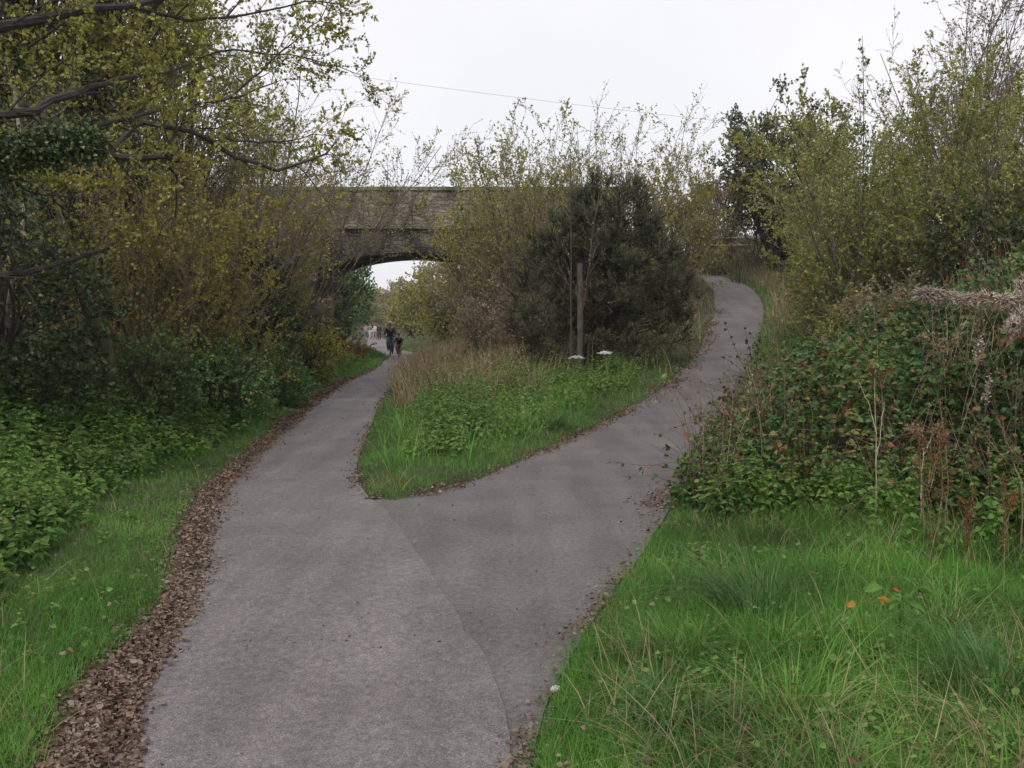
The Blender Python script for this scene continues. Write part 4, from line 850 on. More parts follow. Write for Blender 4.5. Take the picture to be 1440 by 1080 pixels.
# brambles on the right bank: arching canes with leaflets, thick near the camera
def c_bram(x, y, q): 
    e = q.right - right_grass(y); w_ = np.interp(y, [6, 12, 18, 24, 30], [9, 8, 5, 2.5, 1.5])
    return (q.right > 0) * sm(-.1, .25, e) * (1 - sm(w_ - 1, w_, e))
def bram_h(x, y, q): 
    e = np.maximum(q.right - right_grass(y), 0)
    return (.22 + .66 * sm(0, 1.1, e)) * (.35 + 1.15 * fbm(x * 1.1, y * 1.1, 90)) * (1 - .45 * sm(11, 20, y)) * (.35 + .65 * sm(.28, .5, fbm(x * .7 + 9, y * .7, 93))) * (1 - .6 * np.exp(-((x - 4.3) ** 2 / .9 + (y - 8.0) ** 2 / .7)))
mb = MB()
for (N, y0, y1, L, p) in ((88000, 5.2, 12, .062, 1.0), (56000, 12, 30, .085, 1.3)):
    P = scatter(rng, N, .5, 14, y0, y1, c_bram, p); n = len(P); q = zones(P[:, 0], P[:, 1]); h = bram_h(P[:, 0], P[:, 1], q)
    u = rng.random(n) ** .55; P[:, 2] += h * u + rng.normal(0, .06, n); patch = fbm(P[:, 0] * 1.6, P[:, 1] * 1.6, 95)
    red = np.clip(.28 + 1.2 * (patch - .5) + rng.normal(0, .2, n) + .4 * (rng.random(n) < .06), 0, 1)
    base_dir = rng.normal(0, 1, (n, 3)) * (1, 1, .35) + (-.25, -.45, .1)
    for k, da in enumerate((0, .95, -.95)):
        c_, s_ = math.cos(da), math.sin(da); D = np.stack([base_dir[:, 0] * c_ - base_dir[:, 1] * s_, base_dir[:, 0] * s_ + base_dir[:, 1] * c_, base_dir[:, 2]], 1)
        sz = L * rng.uniform(.7, 1.3, n) * (1 if k == 0 else .85); keep = rng.random(n) < (1 if k == 0 else .62)
        leaves(mb, P[keep], D[keep], sz[keep], sz[keep] * .36, rng, big=True, rnd=red[keep], droop=.25, fold=.25)
P = scatter(rng, 4200, .5, 13, 5.6, 22, c_bram, 1.1); n = len(P); th = rng.uniform(0, 6.28, n)
P = grow(P, np.stack([np.cos(th) * .6 - .15, np.sin(th) * .6 - .2, np.ones(n)], 1), rng.uniform(.5, 1.5, n), 9, rng, .14, (0, 0, -.12)); 
mbc = MB(); tubes(mbc, P, np.full(n, .0045), np.full(n, .002), 4, mi=1, rng=rng); leaf_on(mbc, P, 9, rng, .055, .02, spread=.8, big=True, t0=.1, rnd=lambda k: rng.random(k) ** 1.3)
mb.build('brambles_leaves', G_BRAM); o = bpy.data.objects['brambles_leaves']; o.name = 'brambles'; tag(o, kind='stuff')
P = scatter(rng, 6500, .5, 13, 5.4, 20, lambda x, y, q: c_bram(x, y, q) * sm(.4, .65, fbm(x * 1.1, y * 1.1, 141) + .22 * sm(.38, .52, x / y)), 1.1); n = len(P)
D = np.stack([rng.normal(0, .35, n), rng.normal(0, .35, n), np.ones(n)], 1); Q = grow(P, D, rng.uniform(.5, 1.25, n), 5, rng, .08); mbd = MB(); tubes(mbd, Q, np.full(n, .0045), np.full(n, .0015), 3, rng=rng); leaf_on(mbd, Q, 5, rng, .03, .008, t0=.5, spread=.8)
tag(mbd.build('dead_stems', leafmat('brown dead stems', [(.12, .075, .045), (.22, .15, .10), (.34, .27, .19), (.10, .05, .03)], .05, .85)), kind='stuff')
CANE = wood('reddish bramble cane', (.09, .045, .035), (.17, .09, .07)); tag(mbc.build('bramble_canes', [G_BRAM, CANE]), kind='stuff')

# low scrub and ivy over the rest of the banks
def c_scrub(x, y, q):
    e1 = q.left - left_grass(y); e2 = q.right - right_grass(y)
    return ((q.left > 0) * sm(.8, 2.2, e1) + (q.right > 0) * sm(.4, 1.5, e2) * (y > 20) + q.isl * sm(1.0, 2.2, np.minimum(q.d1, q.d2)) * sm(21, 25, y)) * (.3 + .7 * sm(.35, .6, fbm(x * .7, y * .7, 99)))
G_SCRUB = leafmat('mixed scrub leaves', [(0.038, 0.063, 0.0224), (0.076, 0.108, 0.032), (0.133, 0.144, 0.0448), (0.19, 0.153, 0.056), (0.171, 0.108, 0.048)], .25, .6, .3)
mb = MB()
for (N, x0, x1, y0, y1, L, p) in ((90000, -16, 16, 6, 22, .06, 1.1), (130000, -22, 22, 22, 60, .12, 1.2), (40000, -60, 60, 60, 200, .4, 1.3)):
    P = scatter(rng, N, x0, x1, y0, y1, c_scrub, p); n = len(P); P[:, 2] += rng.random(n) ** .7 * (.15 + .75 * fbm(P[:, 0] * .8, P[:, 1] * .8, 66))
    leaves(mb, P, rng.normal(0, 1, (n, 3)) + (0, -.2, .5), L * rng.uniform(.6, 1.3, n), L * .36, rng, rnd=np.clip(rng.random(n) * .6 + .5 * (fbm(P[:, 0] * .5, P[:, 1] * .5, 4) - .2), 0, 1))
n = 9000; P = np.stack([rng.uniform(6.8, 13, n), rng.uniform(42.4, 47, n), np.zeros(n)], 1); P = P[(P[:, 0] > 8.6) | (P[:, 1] > 43.3)]; n = len(P); P[:, 2] = ground(P[:, 0], P[:, 1]) + rng.random(n) * .55
leaves(mb, P, rng.normal(0, 1, (n, 3)) + (0, -.2, .6), .16, .05, rng)
tag(mb.build('undergrowth', G_SCRUB), kind='stuff'); print('scrub ok')

# fallen leaves along the path edges
mb = MB()
def c_lit(x, y, q):
    inl = -q.left; inr = -q.right; dd = np.minimum(q.d1, q.d2)
    wl_ = (.20 + .16 * fbm(y * .9, y * 0, 14)) * np.interp(y, [3, 7, 12, 22, 40], [1.15, 1.0, .8, .6, .5]) 
    onL = np.exp(-np.maximum(inl + .02, 0) ** 2 / (2 * (.10 * np.ones_like(y)) ** 2)) * (q.left <= .05) + (q.left > 0) * (1 - sm(wl_ - .07, wl_ + .03, q.left))
    onR = (np.exp(-np.maximum(inr, 0) / .05) * (q.right <= 0) + (q.right > 0) * (1 - sm(.02, .20, q.right))) * (.25 + 1.1 * sm(.45, .65, fbm(y * 1.1, y * 0 + 7, 21)))
    onI = np.where(q.isl, 1 - sm(.02, .16, dd), np.exp(-dd / .04)) * (.35 + .6 * sm(.35, .6, fbm(x * 1.5, y * 1.5, 22)))
    return np.clip(np.maximum(np.maximum(onL * 1.0 * (inl < .8), onR * .75 * (inr < .6)), onI * .6 * (y > 9)), 0, 1)
def along(poly, N, y0, y1, off, p=1.3):
    """points strewn beside an edge line; off(y) gives signed distances outwards (left of the line)"""
    q = resample(chaikin(poly), 4000); d = unit(np.gradient(q, axis=0)); u = rng.random(N); yy = (y0 ** (1 - p) + u * (y1 ** (1 - p) - y0 ** (1 - p))) ** (1 / (1 - p))
    i = np.clip(np.searchsorted(np.maximum.accumulate(q[:, 1]), yy), 1, 3999); s = off(yy); c = q[i] + rng.normal(0, .02, (N, 2)); x = c[:, 0] - d[i, 1] * s; y = c[:, 1] + d[i, 0] * s
    return x, y
XY = [along(L_EDGE, 26000, 2.5, 34, lambda y: wid(y) * (1 - rng.random(len(y)) ** .8 * 1.0) * (.75 + .5 * fbm(y * 4, y * 0, 18)) - .02, 1.25),
      along(L_EDGE, 5500, 2.5, 34, lambda y: -np.abs(rng.normal(0, .055, len(y))) * (.5 + 1.3 * fbm(y * 1.6, y * 0, 15)), 1.25),
      along(L_EDGE, 5000, 2.5, 30, lambda y: wid(y) + np.abs(rng.normal(0, .12, len(y))), 1.2)]
cl = lambda y, s: .15 + 1.2 * sm(.4, .65, fbm(y * .9, y * 0 + 7, s))
for poly, N, y0, y1, sd, s in ((R_EDGE, 4600, 2.5, 30, -.6, 21), (I1, 3200, 8.6, 30, .8, 23), (I2, 4200, 8.6, 17, -.8, 24), (I2, 9000, 16, 33, -2.2, 25), (R_EDGE[6:], 2300, 7.3, 9.6, -2, 26)):
    x, y = along(poly if poly not in (I2,) else poly, N, y0, y1, lambda y: -sd * (np.abs(rng.normal(0, .075, len(y))) * rng.choice([-1, 1], len(y), p=[.55, .45])) * -1, 1.2)
    k = rng.random(N) < cl(y, s); XY.append((x[k], y[k]))
x = np.concatenate([a[0] for a in XY]); y = np.concatenate([a[1] for a in XY]); n = len(x); q = zones(x, y); P = np.stack([x, y, ground(x, y)], 1)
P[:, 2] = np.where(q.edge < .01, zf(x, y, q) + .021, P[:, 2] + .008) + rng.uniform(0, .010, n)
sz = (.010 + .029 * rng.random(n) ** 1.6) * np.clip(P[:, 1] / 12, 1, 1.8)
leaves(mb, P, rng.normal(0, 1, (n, 3)) * (1, 1, .12), sz, sz * rng.uniform(.26, .46, n), rng, big=True, fold=.22, droop=.08)
# a thin scatter blown over the tarmac
P = scatter(rng, 10000, -6, 8, 2.7, 32, lambda x, y, q: (q.edge < -.03) * (.10 + .5 * sm(.55, .75, fbm(x, y, 50))), 1.1); n = len(P); q = zones(P[:, 0], P[:, 1])
P[:, 2] = zf(P[:, 0], P[:, 1], q) + .019; sz = rng.uniform(.008, .026, n) * np.clip(P[:, 1] / 12, 1, 1.6)
leaves(mb, P, rng.normal(0, 1, (n, 3)) * (1, 1, .15), sz, sz * .35, rng, big=True, fold=.5)
tag(mb.build('leaf_litter', G_LIT), kind='stuff'); print('litter', len(P))

# ------------------------------------------------------------------ post, fence, wire, rail
OLDW = plain('weathered grey brown timber', (.05, .04, .03), (.12, .095, .072), 10, .9, .6, 50, stretch=(3, 3, .5))
GREYW = plain('silvered fence timber', (.12, .115, .09), (.24, .225, .18), 8, .9, .4, 40)
def lump_tube(mb, pts, radii, sides, rng, jit=.0, k=14, mi=0, cap=True):
    q = np.array(pts, float); d = np.concatenate([[0], np.cumsum(np.linalg.norm(np.diff(q, axis=0), axis=1))]); t = np.linspace(0, d[-1], k)
    p = np.stack([np.interp(t, d, q[:, j]) for j in range(3)], 1); r = np.interp(t, d, radii); p[1:-1] += rng.normal(0, jit, (k - 2, 3))
    P = np.repeat(p[None], 1, 0); m = MB(); tubes(m, P, [1.0], [1.0], sides, rng=rng)
    V = m.v[0].reshape(k, sides, 3); V = p[:, None] + (V - p[:, None]) * (r[:, None] * rng.uniform(.9, 1.1, (k, sides)))[:, :, None]
    if cap: V = np.concatenate([V.reshape(-1, 3), p[:1], p[-1:]]); F = m.f[0]; mb.add(V, F, .5, mi); s = np.arange(sides); o = mb.n - len(V)
    if cap: mb.f.append(np.stack([(s + 1) % sides + o, s + o, np.full(sides, k * sides + o)], 1)); mb.m.append(np.full(sides, mi)); mb.f.append(np.stack([(k - 1) * sides + s + o, (k - 1) * sides + (s + 1) % sides + o, np.full(sides, k * sides + 1 + o)], 1)); mb.m.append(np.full(sides, mi))
rg = np.random.default_rng(300)
px, Y = 815, 21.2; x = at(px, 500, Y)[0]; z = gz(x, Y); top = at(px, 370, Y)[2]
mb = MB(); lump_tube(mb, [(x, Y, z - .2), (x + .01, Y, (z + top) / 2), (x, Y, top)], [.070, .066, .062], 9, rg, .003)
o = mb.build('wooden_post', OLDW); tag(o, 'stout weathered round wooden post standing in front of the dark spiny bush', 'post')

def fence(label, x0, x1, Y, Y1, n, zr, seed):
    rg = np.random.default_rng(seed); root = tag(empty('wooden_fence', (x0, Y, gz(x0, Y))), label, 'fence'); pts = []
    for k in range(n):
        t = k / (n - 1); x = x0 + (x1 - x0) * t; y = Y + (Y1 - Y) * t; z = zr[0] + (zr[1] - zr[0]) * t; g = gz(x, y)
        m = MB(); lump_tube(m, [(x, y, min(g, z) - .4), (x + rg.normal(0, .015), y, z + .12)], [.07, .06], 7, rg, .004); m.build('post', GREYW, root); pts.append((x, y, z))
    for dz in (0, -.42, -.8):
        for a, b in zip(pts[:-1], pts[1:]):
            m = MB(); lump_tube(m, [(a[0] - .05, a[1] - .09, a[2] + dz + rg.normal(0, .02)), (b[0] + .05, b[1] - .09, b[2] + dz + rg.normal(0, .02))], [.05, .045], 6, rg, .006, 8); m.build('rail', GREYW, root)
fa = at(978, 322, 44); fb = at(1068, 322, 46)
fence('grey wooden post and rail fence at the top of the climbing path', fa[0], fb[0], 44, 46, 4, (fa[2], fb[2]), 301)

# telephone wire from a pole hidden among the trees
m = MB(); a = np.array(at(395, 92, 46)); b = np.array(at(1130, 182, 46)); t = np.linspace(0, 1, 40)[:, None]
p = a * (1 - t) + b * t; p[:, 2] -= (1 - (2 * t[:, 0] - 1) ** 2) * .15
tubes(m, p[None], [.006], [.006], 5); tag(m.build('overhead_wire', plain('black cable', (.03, .03, .03), (.05, .05, .05), 3, .6, 0)), 'single thin overhead wire crossing the pale sky', 'wire')
# shaggy rail: a broken rail wrapped in dead climber fluff
FLUFF = leafmat('dead climber fluff', [(.34, .26, .21), (.50, .41, .35), (.62, .53, .46), (.24, .17, .13)], .2, .9, .1)
root_p = at(1432, 430, 8.3); gx = gz(root_p[0], 8.3)
rr = tag(empty('broken_fence', (root_p[0], 8.3, gx)), 'broken rail and leaning post shaggy with dead pinkish climber at the right edge', 'fence')
def fluff(mb, p, r, n, rng, L=.06, sg=1.0):
    S, T = lerp_poly(np.array(p)[None], np.zeros(n, int), rng.random(n)); rv = unit(rng.normal(0, 1, (n, 3)))
    S = S + rv * (r * rng.random((n, 1)) ** .5); D = T * rng.choice([-1, 1], (n, 1)) * 1.2 * sg + rv * .8 + rng.normal(0, .5, (n, 3)); D[:, 2] -= .25
    blades_len = L * rng.uniform(.5, 1.5, n); leaves(mb, S, D, blades_len, .0035, rng)
rail_p = [at(*q) for q in ((1291, 412, 8.6), (1310, 413, 8.6), (1350, 421, 8.5), (1390, 420, 8.4), (1436, 424, 8.3))]
post_p = [(root_p[0] + .02, 8.3, gx - .2), at(1446, 560, 8.28), at(1436, 500, 8.3), at(1441, 430, 8.3), at(1440, 396, 8.3)]
for nm, q, r, k in (('rail', rail_p, (.028, .04), 2600), ('post', post_p, (.05, .045), 3000)):
    m = MB(); lump_tube(m, q, np.linspace(r[0], r[1], len(q)), 8, rg, .004, 12, mi=1); s_ = resample
    d = np.array(q); dd_ = np.concatenate([[0], np.cumsum(np.linalg.norm(np.diff(d, axis=0), axis=1))]); t = np.linspace(0, dd_[-1], 10); pp = np.stack([np.interp(t, dd_, d[:, j]) for j in range(3)], 1)
    fluff(m, pp, .055 if nm == 'rail' else .085, k, rg); m.build(nm, [FLUFF, OLDW], rr)
m = MB(); q = [at(*s) for s in ((1436, 440, 8.28), (1424, 452, 8.2), (1416, 470, 8.18), (1424, 500, 8.15), (1434, 530, 8.12))]
pp = np.array([np.interp(np.linspace(0, 4, 10), range(5), [c[j] for c in q]) for j in range(3)]).T
tubes(m, pp[None], [.01], [.006], 5, mi=1); fluff(m, pp, .04, 900, rg); m.build('vine', [FLUFF, OLDW], rr)

# ------------------------------------------------------------------ dead stalks standing in the brambles
STRAW = plain('bleached dead stalk', (.30, .24, .165), (.5, .43, .33), 12, .8, .2, 40)
BROWNS = plain('brown dead stalk', (.13, .08, .05), (.26, .175, .115), 12, .85, .2, 40)
DS = 'dead stalks standing in the brambles'
def stalk(label, lines, Y, mat, seed, name='dead_stalk', seeds=None, fl=0, r=.005, cat='dead stalk', group=DS, leafm=None):
    lo, hi = lines[0][0], lines[0][-1]; Y = surf(lo[0], lo[1], .12 if lo[1] >= 740 else .45)
    rg = np.random.default_rng(seed); q0 = at(lines[0][0][0], lines[0][0][1], Y); g = gz(q0[0], q0[1])
    root = tag(empty(name, (q0[0], Y, g)), label, cat, group)
    for k, L in enumerate(lines):
        m = MB(); s2 = MB(); pts = [at(a, b_, Y + rg.normal(0, .04) * (i > 0)) for i, (a, b_) in enumerate(L)]
        if k == 0: pts = [(q0[0], Y, g - .05)] + pts
        lump_tube(m, pts, np.linspace(r, r * .4, len(pts)) * (1 if k == 0 else .8), 5, rg, .004, 10)
        if seeds:
            c, nn, rad, Ls, Ws = seeds; d = np.array(pts); t = np.linspace(0, len(d) - 1, 10); pp = np.stack([np.interp(t, range(len(d)), d[:, j]) for j in range(3)], 1)
            S, T = lerp_poly(pp[None], np.zeros(nn, int), rg.uniform(c, 1, nn)); S = S + rg.normal(0, rad, S.shape); leaves(s2, S, rg.normal(0, 1, S.shape) + T * .5, Ls * rg.uniform(.5, 1.4, nn), Ws, rg, big=True); s2.build('seed_head', leafm or G_DRY, root)
        m.build('stem', mat, root)

stalk('pale bleached forked stalk standing upright in the middle of the brambles', [[(1232, 660), (1232, 600), (1230, 531)], [(1233, 610), (1222, 570), (1206, 533)], [(1234, 640), (1240, 595), (1243, 565)]], 7.8, STRAW, 311, r=.0055)
stalk('tall tangle of brown dock stalks reaching down into the verge grass', [[(1312, 760), (1305, 690), (1312, 600)], [(1318, 755), (1325, 680), (1320, 590)], [(1330, 760), (1332, 650), (1322, 560)], [(1300, 745), (1298, 690), (1290, 610)], [(1312, 650), (1296, 620), (1288, 600)], [(1306, 560 + 120), (1318, 640), (1330, 610)]], 6.9, BROWNS, 312, seeds=(.3, 120, .018, .02, .006), r=.0065, leafm=G_RUST)
stalk('curving reddish brown cane at the right edge of the brambles', [[(1440, 690), (1428, 655), (1416, 625), (1410, 590)], [(1416, 625), (1408, 600), (1400, 585)]], 7.0, BROWNS, 313, r=.006)
stalk('flat pinkish dead umbel head above the brambles left of the broken rail', [[(1330, 560), (1328, 510), (1322, 476)], [(1325, 500), (1310, 480), (1300, 474)], [(1326, 500), (1338, 482), (1346, 474)]], 8.4, BROWNS, 314, seeds=(.82, 110, .018, .022, .007), leafm=G_DRY)
stalk('brown dead umbel head over the pale forked stalk', [[(1242, 600), (1240, 555), (1236, 520)], [(1238, 545), (1230, 525), (1224, 519)], [(1239, 545), (1248, 525), (1252, 520)]], 8.6, BROWNS, 315, seeds=(.85, 70, .014, .018, .006), leafm=G_RUST)
stalk('grey feathery dead spike below the right end of the broken rail', [[(1372, 540), (1374, 500), (1380, 478)]], 8.2, BROWNS, 316, seeds=(.55, 160, .012, .022, .005), leafm=FLUFF)
stalk('grey fluffy dead spike leaning right in the brambles below the feathery one', [[(1384, 590), (1386, 560), (1392, 530)]], 8.0, BROWNS, 317, seeds=(.6, 130, .014, .02, .006), leafm=FLUFF)
stalk('short straw stalks with a broken head beside the tall dock tangle', [[(1296, 660), (1300, 630), (1292, 598)], [(1298, 640), (1312, 612), (1322, 598)], [(1299, 632), (1284, 610), (1282, 602)]], 7.3, STRAW, 318, seeds=(.8, 60, .014, .022, .006))
stalk('rusty dock spike low in the bottom right of the brambles', [[(1362, 800), (1364, 730), (1368, 690)], [(1364, 760), (1356, 720), (1352, 705)]], 6.2, BROWNS, 319, seeds=(.4, 200, .012, .016, .006), leafm=G_RUST)
stalk('rusty dock spike beside the right edge of the photo', [[(1412, 790), (1414, 720), (1410, 668)], [(1413, 750), (1422, 710), (1426, 694)]], 6.3, BROWNS, 320, seeds=(.4, 200, .012, .016, .006), leafm=G_RUST)
# knapweed heads against the ramp
HEADS = 'dark seed headed plants leaning over the ramp'
def heads(label, lines, Y, seed):
    rg = np.random.default_rng(seed); q0 = at(*lines[0][0], Y); g = gz(q0[0], q0[1]); root = tag(empty('knapweed', (q0[0], Y, g)), label, 'seeding plant', HEADS)
    for k, L in enumerate(lines):
        m = MB(); s2 = MB(); pts = [at(a, b_, Y) for a, b_ in L]
        if k == 0: pts = [(q0[0] + .02, Y, g - .05)] + pts
        lump_tube(m, pts, np.linspace(.0045, .002, len(pts)), 4, rg, .003, 9); d = np.array(pts); t = np.linspace(0, len(d) - 1, 10); pp = np.stack([np.interp(t, range(len(d)), d[:, j]) for j in range(3)], 1)
        for s in np.linspace(.45, 1, 7):
            S, T = lerp_poly(pp[None], np.zeros(26, int), np.full(26, s)); S = S + rg.normal(0, .004, S.shape) + rg.normal(0, .014, 3) * (s < 1); leaves(s2, S, rg.normal(0, 1, S.shape) + (0, 0, .8), .022, .006, rg)
        m.build('stem', BARK_D, root); s2.build('seed_head', G_HEAD, root)
G_HEAD = leafmat('dark seed heads', [(.03, .022, .018), (.06, .042, .035), (.09, .065, .05)], .05, .9)
heads('dark seed headed plant with three tall stems against the ramp', [[(1062, 560), (1050, 525), (1030, 480), (1020, 455)], [(1058, 545), (1056, 500), (1048, 462)], [(1062, 545), (1064, 515), (1068, 480)]], 10.6, 331)
heads('lower dark seed headed plant leaning left over the ramp', [[(1045, 600), (1030, 560), (1018, 545)], [(1036, 575), (1020, 562), (1012, 560)], [(1042, 590), (1022, 588), (1015, 582)]], 10.2, 332)

# white umbels on the island
WHITE = leafmat('white umbel flowers', [(.62, .62, .58), (.75, .75, .72)], .2, .7)
def umbel(label, px, py, Y, rad, seed):
    rg = np.random.default_rng(seed); t = np.array(at(px, py, Y)); g = gz(t[0] + .05, Y); root = tag(empty('hogweed', (t[0] + .05, Y, g)), label, 'flower', 'white umbel flowers'); m = MB()
    c = t - (0, 0, .10); lump_tube(m, [(t[0] + .05, Y, g - .05), ((t[0] * 2 + .1) / 2, Y, (g + c[2]) / 2), tuple(c)], [.008, .007, .005], 6, rg, .004); f = MB()
    for k in range(18):
        a = k * 2.4; d = rad * math.sqrt((k + .5) / 18); e = t + (math.cos(a) * d, math.sin(a) * d, -.25 * d * d / rad + rg.normal(0, .006))
        lump_tube(m, [tuple(c), tuple((c + e) / 2 + (0, 0, -.008)), tuple(e)], [.0025, .002, .0015], 4, rg, 0, 5)
        S = e + rg.normal(0, .014, (60, 3)) * (1, 1, .35); leaves(f, S, rg.normal(0, 1, (60, 3)) * (1, 1, .3), .016, .006, rg)
    m.build('stem', G_NET, root); f.build('flower_head', WHITE, root)
umbel('white hogweed flower head nearer the ramp in front of the dark spiny bush', 851, 495, 18.5, .13, 341)
umbel('wider white hogweed flower head at the foot of the wooden post', 811, 501, 18.8, .16, 342)

# bright leaves in the verge: hogweed leaf plants
def leaf_plant(name, label, px, py, n, L, mat, seed, h=.18, cat='plant', Y=None):
    rg = np.random.default_rng(seed); x, y = at(px, py, Y)[:2] if Y else gnd(px, py); z = gz(x, y); root = tag(empty(name, (x, y, z)), label, cat); m = MB()
    for k in range(n):
        f = MB(); a = k * 2.4 + rg.normal(0, .3); e = np.array([x + math.cos(a) * L * .9, y + math.sin(a) * L * .9, z + h * rg.uniform(.7, 1.2)])
        lump_tube(m, [(x, y, z - .02), (x + math.cos(a) * L * .3, y + math.sin(a) * L * .3, z + h * .8), tuple(e)], [.004, .003, .002], 5, rg, 0, 7)
        for b_ in (-1.3, -.65, 0, .65, 1.3):       # a palmate, lobed leaf
            D = np.array([[math.cos(a + b_), math.sin(a + b_), -.12]]); leaves(f, e[None], D, L * (.95 - .22 * abs(b_)), L * .24, rg, big=True, fold=.15, droop=.2)
        f.build('leaf_blade', mat, root)
    m.build('stem', G_NET, root)
G_LIME = leafmat('lime green lobed leaf', [(.10, .22, .035), (.14, .27, .05)], .4, .45)
G_AUT = leafmat('yellow orange lobed leaf', [(.50, .38, .06), (.46, .27, .05), (.34, .16, .05)], .4, .5, .3, .2, 30)
leaf_plant('sycamore_seedling', 'bright lime green lobed leaves low in the grass of the right verge', 1262, 950, 5, .10, G_LIME, 351, .27)
leaf_plant('autumn_leaf', 'yellow and orange lobed leaf lying on the right verge grass', 1213, 955, 2, .07, G_AUT, 352, .22, 'fallen leaf')
leaf_plant('autumn_leaf', 'small orange brown leaf caught in the grass above the yellow one', 1242, 895, 1, .05, leafmat('rust orange leaf', [(.35, .13, .03), (.28, .09, .03)], .3), 353, .16, 'fallen leaf')
leaf_plant('autumn_leaf', 'orange leaf glowing low among the brambles near the ramp', 1146, 560, 2, .05, G_AUT, 354, .7, 'fallen leaf', surf(1146, 560, .75))
# pale stone and snapped twigs at the path edge
sx, sy = gnd(781, 978); m = MB(); import bmesh
def stone_obj(label, px, py, s, seed, col_):
    rg = np.random.default_rng(seed); x, y = gnd(px, py); bm = bmesh.new(); bmesh.ops.create_icosphere(bm, subdivisions=2, radius=1)
    for v in bm.verts: v.co *= 1 + .22 * (float(vnoise(v.co.x * 1.7 + seed, v.co.y * 1.7 + v.co.z, seed)) - .5) * 2; v.co.x *= s[0]; v.co.y *= s[1]; v.co.z *= s[2]
    me = bpy.data.meshes.new('stone'); bm.to_mesh(me); me.materials.append(col_); o = bpy.data.objects.new('stone', me); o.location = (x, y, gz(x, y) + s[2] * .6 + .02); o.rotation_euler = (.1, .25, .6); col.objects.link(o); tag(o, label, 'stone')
stone_obj('pale angular stone at the edge of the right verge and the tarmac', 781, 976, (.028, .022, .020), 5, plain('pale limestone', (.45, .42, .38), (.62, .59, .54), 30, .8, .4))
def twig(label, px, py, L, seed):
    rg = np.random.default_rng(seed); x, y = gnd(px, py); m = MB(); z = .03
    for k in range(5): a = rg.uniform(-.5, .5) + (k - 2) * .35; lump_tube(m, [(x, y, z), (x + math.cos(a) * L * .5, y + math.sin(a) * L * .3, z + .02), (x + math.cos(a) * L, y + math.sin(a) * L * .6, z + .015)], [.004, .003, .0015], 4, rg, .003, 6)
    tag(m.build('fallen_twig', BROWNS), label, 'twig')
twig('brown forked twig fallen on the right path edge', 868, 820, .16, 361)
twig('dead twigs and leaves lying at the path edge under the brambles', 925, 742, .2, 362)

